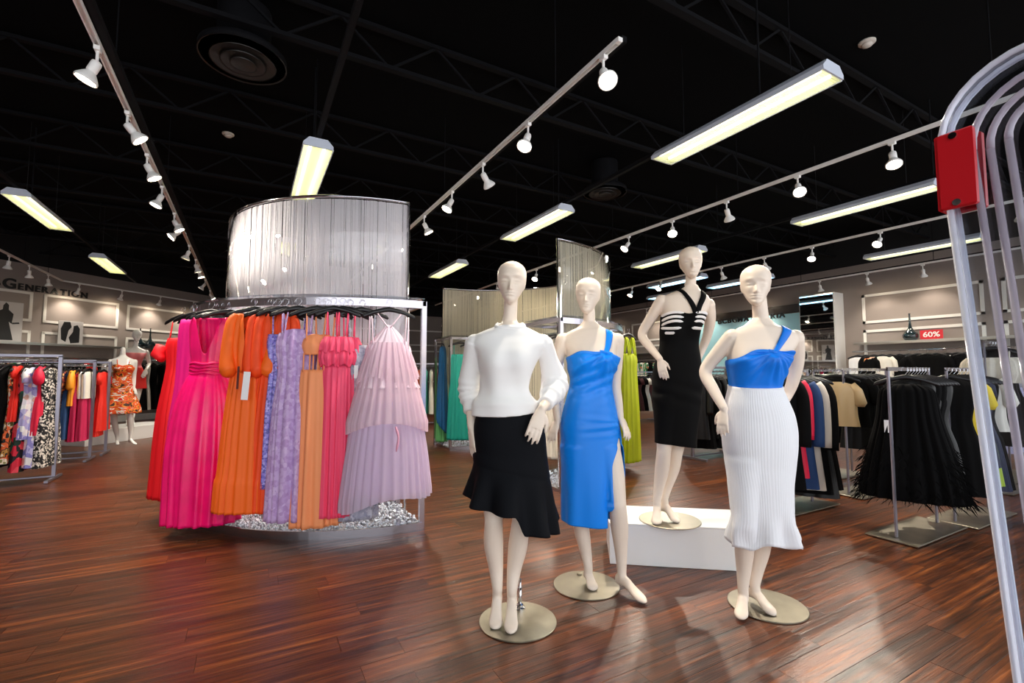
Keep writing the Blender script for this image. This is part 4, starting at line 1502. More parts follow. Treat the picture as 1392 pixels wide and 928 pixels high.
C1, R1 = (1.28, 5.6), 1.80
C2, R2 = (2.95, 6.15), 1.98
stand('gown_stand', C1, R1, 1.05, 1.48, 2.82, 90, 270, 'curved chrome stand with white string curtain holding the bright pink and orange gowns', 5200, 5, m_string)
m_cord2 = sheer_mat('cream_cord', '#ebe6d6', 1.0)
stand('gown_stand', C2, R2, 1.20, 1.80, 2.80, -90, 90, 'curved chrome stand with cream string curtain holding the lime and teal gowns', 3200, 9, m_cord2)

# ---------------------------------------------------------------- gowns on the first stand
ZR = 1.858
def on_rail(c, R, deg, out=0.0):
    t = math.radians(deg)
    return (c[0] + (R + out) * math.cos(t), c[1] + (R + out) * math.sin(t), ZR)
def face(deg):
    return math.radians(deg + 90)

G1 = 'long gowns on the curved stand with white curtain'
# hot pink satin gown
m_pink = mat('hot_pink_satin', '#fa0f70', 0.33, spec=0.5, bump=0.5, bscale=14, vary=0.12, vscale=9)
m_mag = mat('magenta_crepe', '#ee0d86', 0.6)
loc, rz = on_rail(C1, R1, 213.5, 0.07), face(243)
o = link('ball_gown', gown_mesh('ball_gown', [(-0.125, 0.15, 0.035), (-0.2, 0.165, 0.05), (-0.4, 0.15, 0.07), (-0.50, 0.135, 0.07), (-0.58, 0.14, 0.075), (-0.63, 0.165, 0.1), (-0.9, 0.245, 0.16), (-1.25, 0.275, 0.19), (-1.755, 0.265, 0.20)],
     128, 80, 17, 0.002, 0.022, 0.9, 31, top=lambda f: -0.30 * np.exp(-(f / 0.42) ** 2) + 0.0 * f, za=-0.6), m_pink, None, loc, rz)
tag(o, 'hot pink satin ball gown with plunging neckline and gathered waist on curved stand', 'dress', G1)
thick(o)
mb = MB()
for k in range(4):
    mb.tube([(0.143 * math.cos(a), 0.080 * math.sin(a), -0.505 - 0.026 * k + 0.006 * math.sin(5 * a + k)) for a in np.linspace(0, 2 * PI, 40)], 0.011, 8)
mb.build('waist_band', m_pink, o, True)
hanger(loc, rz, 'black hanger holding the hot pink satin ball gown')
# red and magenta gowns behind it
m_red = mat('scarlet_chiffon', '#f01020', 0.6)
rows_long = [(-0.27, 0.15, 0.035), (-0.34, 0.165, 0.05), (-0.52, 0.14, 0.05), (-0.6, 0.145, 0.06), (-1.0, 0.2, 0.1), (-1.66, 0.23, 0.12)]
loc, rz = on_rail(C1, R1, 196, 0.08), face(225)
o = thick(link('pleated_gown', gown_mesh('pleated_gown', rows_long, 110, 44, 21, 0.003, 0.02, 0.9, 33), m_red, None, loc, rz))
straps(o, [[(-0.1, -0.03, -0.28), (-0.11, 0, -0.12)], [(0.1, -0.03, -0.28), (0.11, 0, -0.12)]], m_red)
MB().tube([(-0.17, -0.04, -0.34), (-0.2, -0.05, -0.42), (-0.13, -0.07, -0.46)], [0.05, 0.06, 0.03], 10).build('ruffle', m_red, o, True)
tag(o, 'scarlet pleated gown at the far end beside the hot pink gown', 'dress', G1)
hanger(loc, rz, 'black hanger holding the scarlet pleated gown')
for k, (a, e) in enumerate(((204, 0.06), (201, 0.0))):
    loc, rz = on_rail(C1, R1, a, e), face(232)
    o = thick(link('slim_gown', gown_mesh('slim_gown', [(-0.12, 0.12, 0.03), (-0.2, 0.14, 0.04), (-0.6, 0.14, 0.06), (-1.1, 0.19, 0.09), (-1.7, 0.2, 0.1)], 90, 40, 9, 0.002, 0.014, 0.9, 35 + k), m_mag, None, loc, rz))
    tag(o, ('plain magenta slim gown tucked right behind the hot pink gown' if k == 0 else 'second magenta slim gown, next to the scarlet pleated gown'), 'dress', 'magenta slim gowns')
    hanger(loc, rz, 'black hanger holding the ' + ORD[k] + ' magenta slim gown behind the pink gown', 'magenta gown hangers')
# orange gowns
m_or = mat('orange_chiffon', '#ff6c12', 0.6)
m_or2 = mat('orange_red_chiffon', '#fb4d12', 0.6)
def orange_gown(loc, rz, m, seed):
    root = thick(link('tiered_gown', gown_mesh('tiered_gown', [(-0.56, 0.135, 0.06), (-0.62, 0.15, 0.07), (-1.0, 0.19, 0.1), (-1.38, 0.215, 0.12), (-1.40, 0.225, 0.125), (-1.63, 0.235, 0.13)], 128, 60, 22, 0.004, 0.016, 0.9, seed), m, None, loc, rz))
    bd = gown_mesh('bodice', [(-0.115, 0.13, 0.03), (-0.2, 0.16, 0.055), (-0.42, 0.165, 0.085), (-0.54, 0.15, 0.08), (-0.575, 0.135, 0.065)], 96, 30, 12, 0.004, 0.008, 0.9, seed + 1, top=lambda f: -0.36 * np.exp(-(f / 0.24) ** 2))
    thick(link('bodice', bd, m, root))
    for s in (-1, 1):
        MB().tube(smooth_path([(s * 0.12, 0, -0.125), (s * 0.155, -0.015, -0.2), (s * 0.16, -0.05, -0.42), (s * 0.145, -0.075, -0.55), (s * 0.12, -0.09, -0.60)], 4),
                  [0.035, 0.042, 0.046, 0.05, 0.053, 0.055, 0.057, 0.06, 0.062, 0.064, 0.067, 0.07, 0.071, 0.07, 0.062, 0.05, 0.034], 14, squash=(0.8, 0.95)).build('balloon_sleeve', m, root, True)
    return root
loc, rz = on_rail(C1, R1, 227.5, 0.06), face(250)
o = orange_gown(loc, rz, m_or, 41)
m_paper = mat('white_card', '#f4f2f4', 0.6)
V_, F_ = bar((0.028, -0.165, -0.57), (0.015, -0.17, -0.78), 0.048, 0.002, up=(0, -1, 0.05))
MB().add(V_, F_).build('price_tag', m_paper, o)
MB().add(*bar((-0.035, -0.16, -0.53), (-0.038, -0.165, -0.70), 0.014, 0.006, up=(0, -1, 0))).build('belt_tassel', mat('brown_cord', '#5a1c10', 0.7), o)
tag(o, 'bright orange chiffon gown with balloon sleeves and a white price tag', 'dress', G1)
hanger(loc, rz, 'black hanger holding the bright orange chiffon gown')
for k in range(2):
    loc, rz = on_rail(C1, R1, 231.5 + 2 * k, 0.03), face(250)
    o = orange_gown(loc, rz, m_or2, 45 + 3 * k)
    o.scale = (0.85, 0.8, 1)
    tag(o, ORD[k] + ' orange red chiffon gown with sleeves counting from the bright orange gown', 'dress', 'orange red gowns')
    hanger(loc, rz, 'black hanger holding the ' + ORD[k] + ' orange red chiffon gown', 'orange red gown hangers')
# lilac gowns
m_lil = print_mat('lilac_petal_net', ['#c9a8dc', '#c2a0d6', '#d6bce6', '#bb98cf', '#cdb0e0'], 40, 'voronoi', 0.7)
m_vio = print_mat('violet_sequins', ['#7a6fd0', '#9a8ae0', '#b9b0f0', '#5c55b0', '#8f86da'], 70, 'voronoi', 0.3)
loc, rz = on_rail(C1, R1, 239, 0.05), face(255)
o = thick(link('net_gown', gown_mesh('net_gown', [(-0.26, 0.13, 0.05), (-0.36, 0.15, 0.07), (-0.55, 0.13, 0.07), (-0.9, 0.16, 0.1), (-1.3, 0.175, 0.11), (-1.68, 0.185, 0.12)], 110, 50, 13, 0.006, 0.024, 0.9, 51, top=lambda f: 0.02 * np.cos(2 * f)), m_lil, None, loc, rz))
straps(o, [[(s * 0.10, -0.05, -0.27), (s * 0.105, -0.01, -0.12), (s * 0.09, 0.04, -0.26)] for s in (-1, 1)], m_lil, 0.008)
straps(o, [[(s * 0.085, -0.055, -0.27), (s * 0.07, -0.02, -0.11)] for s in (-1, 1)], m_lil, 0.006)
tag(o, 'pale lilac petal covered net gown with thin straps on curved stand', 'dress', G1)
hanger(loc, rz, 'black hanger holding the pale lilac net gown')
for k in range(2):
    loc, rz = on_rail(C1, R1, 235.4 + 1.3 * k, 0.03 - 0.05 * k), face(262)
    o = thick(link('sequin_gown', gown_mesh('sequin_gown', [(-0.28, 0.12, 0.04), (-0.36, 0.13, 0.06), (-0.55, 0.11, 0.06), (-0.9, 0.13, 0.08), (-1.45, 0.14, 0.09)], 80, 40, 9, 0.004, 0.014, 0.9, 55 + k), m_vio, None, loc, rz))
    straps(o, [[(s * 0.08, -0.04, -0.29), (s * 0.085, 0, -0.12)] for s in (-1, 1)], m_vio, 0.006)
    tag(o, ORD[k] + ' violet blue sequin gown counting from the orange red gowns', 'dress', 'violet sequin gowns')
    hanger(loc, rz, 'black hanger holding the ' + ORD[k] + ' violet blue sequin gown', 'violet gown hangers')
# peach gowns with cut-out waist
m_peach = mat('peach_crepe', '#ffa068', 0.6)
def peach_gown(loc, rz, seed):
    root = thick(link('cutout_gown', gown_mesh('cutout_gown', [(-0.555, 0.105, 0.06), (-0.62, 0.11, 0.07), (-1.1, 0.125, 0.085), (-1.73, 0.145, 0.1)], 90, 44, 8, 0.004, 0.022, 0.9, seed), m_peach, None, loc, rz))
    bd = gown_mesh('bandeau', [(-0.31, 0.10, 0.045), (-0.37, 0.115, 0.06), (-0.44, 0.095, 0.05)], 50, 12, 5, 0.003, 0.006, 0.9, seed + 1, top=lambda f: 0.03 * np.cos(2 * f))
    b = thick(link('bandeau', bd, m_peach, root))
    straps(root, [[(s * 0.06, -0.045, -0.33), (s * 0.07, -0.01, -0.12)] for s in (-1, 1)], m_peach, 0.006)
    straps(root, [[(s * x, -0.05, -0.43), (s * x, -0.055, -0.57)] for s in (-1, 1) for x in (0.03, 0.075)], m_peach, 0.006, 'waist_strap')
    return root
for k, (a, e) in enumerate(((243.6, 0.06), (245.4, 0.03), (244.5, -0.05))):
    loc, rz = on_rail(C1, R1, a, e), face(250 + 6 * k)
    o = peach_gown(loc, rz, 61 + 3 * k)
    tag(o, ('peach gown with strappy cut out waist beside the lilac gown', 'peach cut out gown beside the coral gowns', 'peach cut out gown hidden behind the other two peach ones')[k], 'dress', 'peach cut out gowns')
    hanger(loc, rz, 'black hanger holding the ' + ('peach gown beside the lilac gown', 'peach gown beside the coral gowns', 'hindmost peach gown')[k], 'peach gown hangers')
# coral gowns with ruffled bodice
m_coral = mat('coral_chiffon', '#ff5078', 0.55)
def coral_gown(loc, rz, seed):
    root = thick(link('ruffle_gown', gown_mesh('ruffle_gown', [(-0.52, 0.10, 0.055), (-0.6, 0.105, 0.07), (-1.1, 0.115, 0.085), (-1.66, 0.13, 0.1)], 96, 44, 10, 0.004, 0.02, 0.9, seed), m_coral, None, loc, rz))
    for j, (z0, z1, w) in enumerate(((-0.30, -0.42, 0.115), (-0.38, -0.525, 0.125))):
        rf = gown_mesh('ruffle', [(z0, w * 0.85, w * 0.5), ((z0 + z1) / 2, w * 1.12, w * 0.75), (z1, w * (1.15 - 0.25 * j), w * (0.8 - 0.2 * j))], 90, 14, 13, 0.004, 0.016, 0.9, seed + j, bot=lambda f: 0.012 * np.sin(6 * f))
        thick(link('ruffle', rf, m_coral, root))
    straps(root, [[(s * 0.05, -0.05, -0.29), (s * 0.06, -0.01, -0.11), (s * 0.055, 0.04, -0.29)] for s in (-1, 1)], m_coral, 0.008)
    return root
for k, (a, e) in enumerate(((247.6, 0.07), (249.6, 0.06), (251.0, 0.02), (249.0, -0.04))):
    loc, rz = on_rail(C1, R1, a, e), face(248 + 5 * k)
    o = coral_gown(loc, rz, 71 + 3 * k)
    o.scale = (0.72, 0.85, 1)
    tag(o, ('coral pink ruffled gown right beside the peach gowns', 'coral pink ruffled gown in the middle of its bunch', 'coral pink ruffled gown beside the silver grey gown', 'coral pink ruffled gown hidden behind the other coral ones')[k], 'dress', 'coral ruffle gowns')
    hanger(loc, rz, 'black hanger holding the ' + ('coral gown beside the peach gowns', 'middle coral gown', 'coral gown beside the grey gown', 'hindmost coral gown')[k], 'coral gown hangers')
# silver grey gown
m_sil = print_mat('silver_grey_lace', ['#b4b6c8', '#a8abc0', '#c6c8d6', '#9a9db4'], 60, 'voronoi', 0.5)
loc, rz = on_rail(C1, R1, 254, 0.02), face(262)
o = thick(link('lace_gown', gown_mesh('lace_gown', [(-0.36, 0.12, 0.04), (-0.44, 0.13, 0.055), (-0.6, 0.115, 0.05), (-1.1, 0.13, 0.07), (-1.7, 0.15, 0.09)], 80, 40, 8, 0.003, 0.014, 0.9, 81), m_sil, None, loc, rz))
straps(o, [[(s * 0.09, -0.03, -0.37), (s * 0.1, 0, -0.12)] for s in (-1, 1)], m_sil, 0.006)
MB().add(*bar((-0.04, -0.085, -0.52), (-0.04, -0.085, -0.62), 0.03, 0.002, up=(0, -1, 0))).build('price_tag', m_paper, o)
tag(o, 'silver grey lace gown half hidden behind the pale pink tulle gown', 'dress', G1)
hanger(loc, rz, 'black hanger holding the silver grey lace gown')
# pale pink tulle ball gown
m_tul = sheer_mat('blush_tulle', '#fae2ee', 0.8)
m_tul2 = sheer_mat('lilac_tulle', '#ecdcf4', 0.85)
m_tlin = mat('blush_lining', '#f8dfec', 0.7)
loc, rz = on_rail(C1, R1, 260.5, 0.08), face(258)
o = thick(link('tulle_gown', gown_mesh('tulle_gown', [(-0.20, 0.015, 0.02), (-0.28, 0.09, 0.05), (-0.40, 0.17, 0.075), (-0.52, 0.175, 0.09), (-0.62, 0.2, 0.12), (-0.7, 0.235, 0.15)], 110, 34, 15, 0.004, 0.016, 0.9, 91, za=-0.3), m_tlin, None, loc, rz))
for nm, rows, m, k, sd, bot in (
        ('tulle_tier', [(-0.34, 0.14, 0.075), (-0.48, 0.19, 0.11), (-0.64, 0.235, 0.14)], m_tul, 25, 92, lambda f: -0.03 * np.sin(3 * f)),
        ('tulle_tier', [(-0.54, 0.20, 0.12), (-0.75, 0.25, 0.165), (-0.96, 0.305, 0.20)], m_tul, 27, 93, lambda f: -0.09 * np.sin(f) * np.sin(f)),
        ('tulle_tier', [(-0.80, 0.24, 0.16), (-1.2, 0.31, 0.2), (-1.55, 0.35, 0.22)], m_tul2, 31, 94, lambda f: 0.05 * np.sin(f * 1.0) + 0.03 * np.cos(3 * f)),
        ('lining', [(-0.7, 0.22, 0.14), (-1.2, 0.28, 0.18), (-1.5, 0.3, 0.19)], m_tlin, 14, 95, None)):
    link(nm, gown_mesh(nm, rows, 190, 40, k, 0.005, 0.015, 0.92, sd, bot=bot), m, o)
straps(o, [[(-0.01, -0.03, -0.22), (-0.09, -0.01, -0.11)], [(0.01, -0.03, -0.22), (0.09, -0.01, -0.11)],
           [(-0.12, -0.05, -0.36), (-0.135, 0, -0.13)], [(0.12, -0.05, -0.36), (0.135, 0, -0.13)],
           [(-0.15, -0.04, -0.39), (-0.15, 0, -0.135)], [(0.15, -0.04, -0.39), (0.15, 0, -0.135)]], m_tlin, 0.0055)
MB().tube(smooth_path([(0.05, -0.225, -0.98), (0.07, -0.245, -1.06), (0.055, -0.245, -1.16)], 4), [0.012, 0.016, 0.018, 0.016, 0.012, 0.015, 0.017, 0.015, 0.006], 8, squash=(0.55, 1)).build('ribbon_bow', mat('pink_ribbon', '#f6b3cf', 0.5), o, True)
tag(o, 'pale pink tiered tulle ball gown with thin straps and ribbon bow', 'dress', G1)
hanger(loc, rz, 'black hanger holding the pale pink tulle gown')
# a row of further hangers on the rail behind the front gowns
for k, a in enumerate((212, 214.5, 217, 231, 233.5, 237.5)):
    hanger(on_rail(C1, R1, a, -0.015), face(a + 70), ORD[k] + ' empty black hanger on the curved rail counting from the hot pink gown', 'spare hangers on the curved rail')

# ---------------------------------------------------------------- gowns on the second stand
m_lime = mat('chartreuse_chiffon', '#c3cf0d', 0.55, bump=0.3, bscale=40)
m_teal = mat('teal_chiffon', '#0e9c8c', 0.55)
m_petrol = mat('petrol_blue_satin', '#0a5f95', 0.4)
m_green = mat('leaf_green_chiffon', '#5fae6a', 0.6)
m_ivory = mat('ivory_cotton', '#e9e2d4', 0.7)
loc, rz = on_rail(C2, R2, -47, 0.08), face(-72)
o = thick(link('draped_gown', gown_mesh('draped_gown', [(-0.33, 0.15, 0.05), (-0.42, 0.165, 0.065), (-0.52, 0.15, 0.06), (-1.1, 0.17, 0.08), (-1.72, 0.18, 0.09)], 100, 46, 12, 0.006, 0.02, 0.9, 101), m_lime, None, loc, rz))
straps(o, [[(s * x, -0.05, -0.35), (s * (x + 0.01), -0.01, -0.12), (s * x, 0.04, -0.35)] for s in (-1, 1) for x in (0.05, 0.09)], m_lime, 0.012)
tag(o, 'chartreuse draped gown hanging from the second curved stand', 'dress')
hanger(loc, rz, 'black hanger holding the chartreuse draped gown')
loc, rz = on_rail(C2, R2, -38, 0.0), face(-72)
o = thick(link('draped_gown', gown_mesh('draped_gown', [(-0.33, 0.14, 0.05), (-0.42, 0.155, 0.065), (-0.52, 0.14, 0.06), (-1.1, 0.16, 0.08), (-1.70, 0.17, 0.09)], 80, 40, 11, 0.005, 0.02, 0.9, 103), m_ivory, None, loc, rz))
tag(o, 'ivory draped gown directly behind the chartreuse gown', 'dress')
hanger(loc, rz, 'black hanger holding the ivory draped gown')
px, py = C2[0], C2[1] + 1.6
loc, rz = (px, py, ZR), math.radians(60)
o = thick(link('wrap_gown', gown_mesh('wrap_gown', [(-0.12, 0.13, 0.03), (-0.2, 0.17, 0.05), (-0.55, 0.14, 0.06), (-1.0, 0.17, 0.08), (-1.5, 0.18, 0.09)], 80, 40, 9, 0.003, 0.016, 0.9, 105, bot=lambda f: -0.12 * np.cos(f)), m_petrol, None, loc, rz))
MB().add(*bar((0.03, -0.075, -0.3), (0.03, -0.08, -0.42), 0.03, 0.002, up=(0, -1, 0))).build('price_tag', m_paper, o)
tag(o, 'petrol blue satin wrap gown between the end posts of the second stand', 'dress')
hanger(loc, rz, 'black hanger holding the petrol blue wrap gown')
loc = (px + 0.05, py + 0.12, ZR)
o = thick(link('wrap_gown', gown_mesh('wrap_gown', [(-0.3, 0.14, 0.04), (-0.4, 0.15, 0.05), (-0.6, 0.13, 0.06), (-1.2, 0.19, 0.09), (-1.76, 0.2, 0.1)], 80, 40, 9, 0.003, 0.016, 0.9, 106), m_green, None, loc, rz))
tag(o, 'leaf green gown showing below the petrol blue wrap gown', 'dress')
hanger(loc, rz, 'black hanger holding the leaf green gown')
Rin2 = 1.21
for k, (a, m, lab) in enumerate(((83, m_teal, 'teal pleated gown on the inner rail of the second stand'), (73, mat('emerald_chiffon', '#147a62', 0.6), 'emerald gown on the inner rail beside the teal one'),
                                 (60, m_hang, 'black gown on the inner rail of the second stand'), (-62, m_ivory, 'ivory cotton gown on the inner rail nearest the blue dressed mannequin'), (-50, m_ivory, 'long ivory gown further round the inner rail of the second stand'))):
    t = math.radians(a)
    loc, rz = (C2[0] + (Rin2 - 0.05) * math.cos(t), C2[1] + (Rin2 - 0.05) * math.sin(t), ZR), math.radians(-29 if a > 0 else -60)
    o = thick(link('pleated_gown', gown_mesh('pleated_gown', [(-0.27, 0.16, 0.04), (-0.34, 0.17, 0.05), (-0.55, 0.16, 0.06), (-1.0, 0.18, 0.07), (-1.68, 0.2, 0.09)], 90, 40, 16, 0.006, 0.018, 0.9, 110 + k), m, None, loc, rz))
    straps(o, [[(s * 0.1, -0.04, -0.28), (s * 0.11, 0, -0.12)] for s in (-1, 1)], m, 0.006)
    tag(o, lab, 'dress')
    hanger(loc, rz, 'black hanger holding the ' + lab.split(' on ')[0].split(' further')[0] + ' inside the second stand')

# ================================================================ racks and the clothes on them
def plate_rack(name, x0, x1, y, z, label, plate=None):
    """Bar on two flat posts that stand on a square steel plate; the bar runs along X."""
    root = empty(name, (x0, y, 0))
    w = x1 - x0
    px0, px1 = plate if plate else (-0.08, w + 0.06)
    mb = MB().box(((px0 + px1) / 2, 0, 0.012), (px1 - px0, 0.34, 0.012), bev=0.002)
    pl_ = mb.build('base_plate', m_plate, root)
    for sx in (px0 + 0.04, px1 - 0.04):
        for sy in (-0.13, 0.13):
            MB().lathe([(0.014, 0), (0.014, 0.006)], (sx, sy, 0), 10).build('foot', m_hang, pl_)
    for x in (0.0, w):
        MB().box((x, 0, (0.018 + z) / 2), (0.03, 0.012, z - 0.018), bev=0.002).build('post', m_iron, root)
    MB().add(*bar((-0.015, 0, z), (w + 0.015, 0, z), 0.014, 0.03)).build('bar', m_chrome, root)
    tag(root, label, 'clothes rack')
    return root

def frame_rack(name, x1, y, z, length, label):
    """Rectangular tube frame with sled feet; right-hand post at x1, the bar runs towards -X."""
    root = empty(name, (x1, y, 0))
    for x in (0.0, -length):
        MB().box((x, 0, z / 2 + 0.02), (0.035, 0.035, z - 0.04), bev=0.003).build('post', m_iron, root)
        MB().box((x, 0, 0.02), (0.035, 0.5, 0.03), bev=0.003).build('foot_bar', m_iron, root)
    MB().box((-length / 2, 0, z), (length + 0.035, 0.035, 0.035), bev=0.003).build('top_bar', m_iron, root)
    MB().box((-length / 2, 0, 0.045), (length, 0.025, 0.02), bev=0.003).build('bottom_bar', m_iron, root)
    MB().tube([(0, 0, z - 0.06), (-length, 0, z - 0.06)], 0.011, 8).build('hanging_bar', m_chrome, root, True)
    tag(root, label, 'clothes rack')
    return root

M_ = dict(
    black=mat('black_cloth', '#040405', 0.85, spec=0.15), jet=mat('jet_satin', '#040406', 0.4, spec=0.4), navy=mat('navy_wool', '#173a6b', 0.75), ink=mat('ink_blue', '#101a3a', 0.7),
    crimson=mat('crimson_crepe', '#e01540', 0.6), red=mat('tomato_crepe', '#ee2a1c', 0.6), raspberry=mat('raspberry_crepe', '#c81a55', 0.6), stone=mat('stone_wool', '#cfc4b8', 0.8),
    white=mat('white_cotton', '#f1eff0', 0.7), grey=mat('pearl_grey', '#c9c6cc', 0.7), cream=mat('cream_satin', '#e9d6b4', 0.4), gold=mat('champagne_satin', '#d8b98a', 0.35, spec=0.6),
    amber=mat('amber_crepe', '#f5a125', 0.6), blush=mat('blush_pink', '#eda3a8', 0.6), denim=mat('denim_blue', '#274b7d', 0.8), lilac=mat('pale_lilac', '#c4bfe0', 0.7), olive=mat('lime_jersey', '#a9c22a', 0.6),
    brown=mat('maroon_cloth', '#4a1a1c', 0.7), ivory=mat('ivory_cloth', '#ece6da', 0.7), rust=mat('rust_cloth', '#b5502c', 0.7), sand=mat('sand_cloth', '#d9b99a', 0.7),
    yellow=mat('yellow_cloth', '#e6c81e', 0.6), teal2=mat('jade_cloth', '#2f9c8a', 0.6),
    speck=print_mat('black_white_speckle', ['#16161a', '#1c1b20', '#e8e2da', '#121214', '#bdb6ae'], 55, 'voronoi', 0.75),
    rose=print_mat('dark_rose_floral', ['#141016', '#1a3a2c', '#d8203c', '#151018', '#0f5a48', '#e84a58', '#17141a'], 13, 'voronoi', 0.7, warp=0.05),
    sky=print_mat('violet_white_floral', ['#f0edf6', '#b9b2e6', '#8f8ad0', '#f4f0f2', '#e8b8a8', '#c9c4ee', '#ffffff'], 15, 'voronoi', 0.7, warp=0.05),
    marble=print_mat('orange_cream_print', ['#e9dcc8', '#b9853c', '#1c1512', '#e2622a', '#e9dcc8', '#8a8a4c'], 9, 'noise', 0.7, warp=0.1),
    ditsy=print_mat('burgundy_ditsy', ['#5a1624', '#b04a3a', '#2a1218', '#d8955a', '#6a1c2c'], 40, 'voronoi', 0.75),
    jungle=print_mat('green_coral_print', ['#2fa066', '#eef0e6', '#f08a5a', '#1f7a4c', '#f4c8b0', '#3fb07a'], 14, 'voronoi', 0.7, warp=0.05))

RA = math.radians
# ---------------------------------------------------------------- left side racks (bars along X, clothes seen from the side)
frame_rack('clothes_rack', -2.0, 7.7, 1.485, 1.5, 'grey tube rack with the floral dresses and black white speckled dress')
ga = 'floral and plain dresses on the grey tube rack'
for k, (kind, mk, dx, sc, dy, lab, cat) in enumerate((
        ('long_dress', 'speck', 0.075, 0.98, 0, 'long black and white speckled dress at the end post of the floral rack', 'dress'),
        ('puff_dress', 'crimson', 0.135, 0.8, -0.02, 'crimson puff sleeve dress next to the speckled dress', 'dress'),
        ('long_dress', 'sky', 0.19, 0.97, 0, 'violet and white floral dress beside the crimson puff sleeve dress', 'dress'),
        ('midi_dress', 'sky', 0.235, 0.9, -0.03, 'short sleeved violet floral dress behind the long violet one', 'dress'),
        ('long_dress', 'rose', 0.295, 1.0, 0, 'black dress with red and green roses on the floral rack', 'dress'),
        ('midi_dress', 'red', 0.345, 0.7, -0.04, 'short tomato red dress beside the rose print dress', 'dress'),
        ('long_dress', 'marble', 0.39, 0.92, 0, 'orange and cream swirl print dress on the floral rack', 'dress'),
        ('long_dress', 'black', 0.44, 0.95, -0.03, 'plain black dress beside the orange swirl print dress', 'dress'),
        ('strap_dress', 'blush', 0.49, 0.9, -0.05, 'blush pink strappy dress on the floral rack', 'dress'),
        ('long_dress', 'black', 0.55, 0.95, 0, 'plain black dress past the blush strappy dress', 'dress'))):
    hang(kind, M_[mk], (-2.0 - dx, 7.7 + dy, 1.435), RA(82 + (k * 37 % 15)), lab, cat, ga, sc)
frame_rack('clothes_rack', -2.0, 9.17, 1.455, 1.4, 'grey tube rack with the amber blouse and pale tops')
gb = 'separates on the second grey tube rack'
for k, (kind, mk, dx, sc, dy, lab, cat) in enumerate((
        ('top', 'ivory', 0.06, 1.0, 0, 'ivory sleeveless top at the end of the second rack', 'top'),
        ('top', 'grey', 0.10, 1.0, 0, 'pearl grey sleeveless top beside the ivory one', 'top'),
        ('top', 'white', 0.145, 1.0, 0, 'white sleeveless top between the grey top and amber blouse', 'top'),
        ('skirt', 'raspberry', 0.12, 1.3, 0.08, 'raspberry pink skirt hanging below the pale tops', 'skirt'),
        ('skirt', 'raspberry', 0.19, 1.3, 0.05, 'raspberry pink flared skirt behind the amber blouse', 'skirt'),
        ('blouse', 'amber', 0.215, 0.88, -0.05, 'amber yellow ruffled blouse on the second rack', 'blouse'),
        ('skirt', 'denim', 0.27, 1.25, 0.0, 'denim blue skirt beneath the amber blouse', 'skirt'),
        ('blouse', 'ditsy', 0.31, 0.95, 0, 'burgundy ditsy print blouse next to the amber blouse', 'blouse'))):
    hang(kind, M_[mk], (-2.0 - dx, 9.17 + dy, 1.405), RA(80 + (k * 53 % 18)), lab, cat, gb, sc)
frame_rack('clothes_rack', -1.94, 9.75, 1.445, 1.3, 'grey tube rack with the tomato red dress nearest the white mannequins')
for k, (kind, mk, dx, sc, lab, cat) in enumerate((
        ('midi_dress', 'red', 0.07, 1.0, 'tomato red dress at the end post of the rack by the white mannequins', 'dress'),
        ('long_dress', 'red', 0.12, 0.86, 'longer tomato red dress just behind the end one', 'dress'),
        ('blouse', 'black', 0.18, 1.0, 'black blouse beside the tomato red dresses', 'blouse'),
        ('blouse', 'jet', 0.23, 1.05, 'shiny black blouse beside the plain black blouse', 'blouse'),
        ('pants', 'black', 0.28, 0.8, 'folded black trousers on the rack with red dresses', 'trousers'))):
    hang(kind, M_[mk], (-1.94 - dx, 9.75, 1.395), RA(84 + (k * 41 % 16)), lab, cat, 'clothes on the rack by the white mannequins', sc)

# ---------------------------------------------------------------- diagonal wall clothes
W0 = D0 + DN * 0.36
wr = np.random.default_rng(21)
for k in range(15):
    s = -1.7 + k * 0.2
    p = W0 + DG * s
    mk = ['black', 'black', 'red', 'black', 'white', 'jungle', 'black', 'raspberry', 'black', 'jet'][k % 10]
    word = {'black': 'black', 'jet': 'shiny black', 'red': 'red', 'white': 'white', 'jungle': 'green print', 'raspberry': 'raspberry'}[mk]
    hang(['blouse', 'top', 'midi_dress'][k % 3], M_[mk], (p.x, p.y, 1.605), RA(-45 + wr.uniform(-8, 8)),
         word + ' garment, ' + ORD[k] + ' along the rail under the pictures from the picture of a coat', 'garment', 'clothes under the wall pictures')
for k, (s, kind, mk, lab) in enumerate((
        (1.95, 'long_dress', 'black', 'long black dress on the wall rail behind the white mannequins'), (2.1, 'long_dress', 'ivory', 'long ivory dress on the wall rail behind the white mannequins'),
        (2.3, 'long_dress', 'black', 'long black dress on the wall rail behind the white mannequins'), (2.62, 'long_dress', 'jet', 'shiny black dress on the wall rail by the scarlet gown'),
        (2.74, 'long_dress', 'black', 'long black dress on the wall rail behind the white mannequins'), (2.9, 'long_dress', 'navy', 'blue dress at the far end of the wall rail'),
        (3.05, 'long_dress', 'black', 'long black dress on the wall rail behind the white mannequins'), (3.3, 'long_dress', 'black', 'long black dress on the wall rail behind the white mannequins'))):
    p = W0 + DG * s
    hang(kind, M_[mk], (p.x, p.y, 1.605), RA(-45 + wr.uniform(-15, 15)), lab + ', ' + ORD[k] + ' on it', 'dress', 'dresses behind the white mannequins', 1.02, hlabel='black hanger, ' + ORD[k] + ' on the wall rail behind the white mannequins')

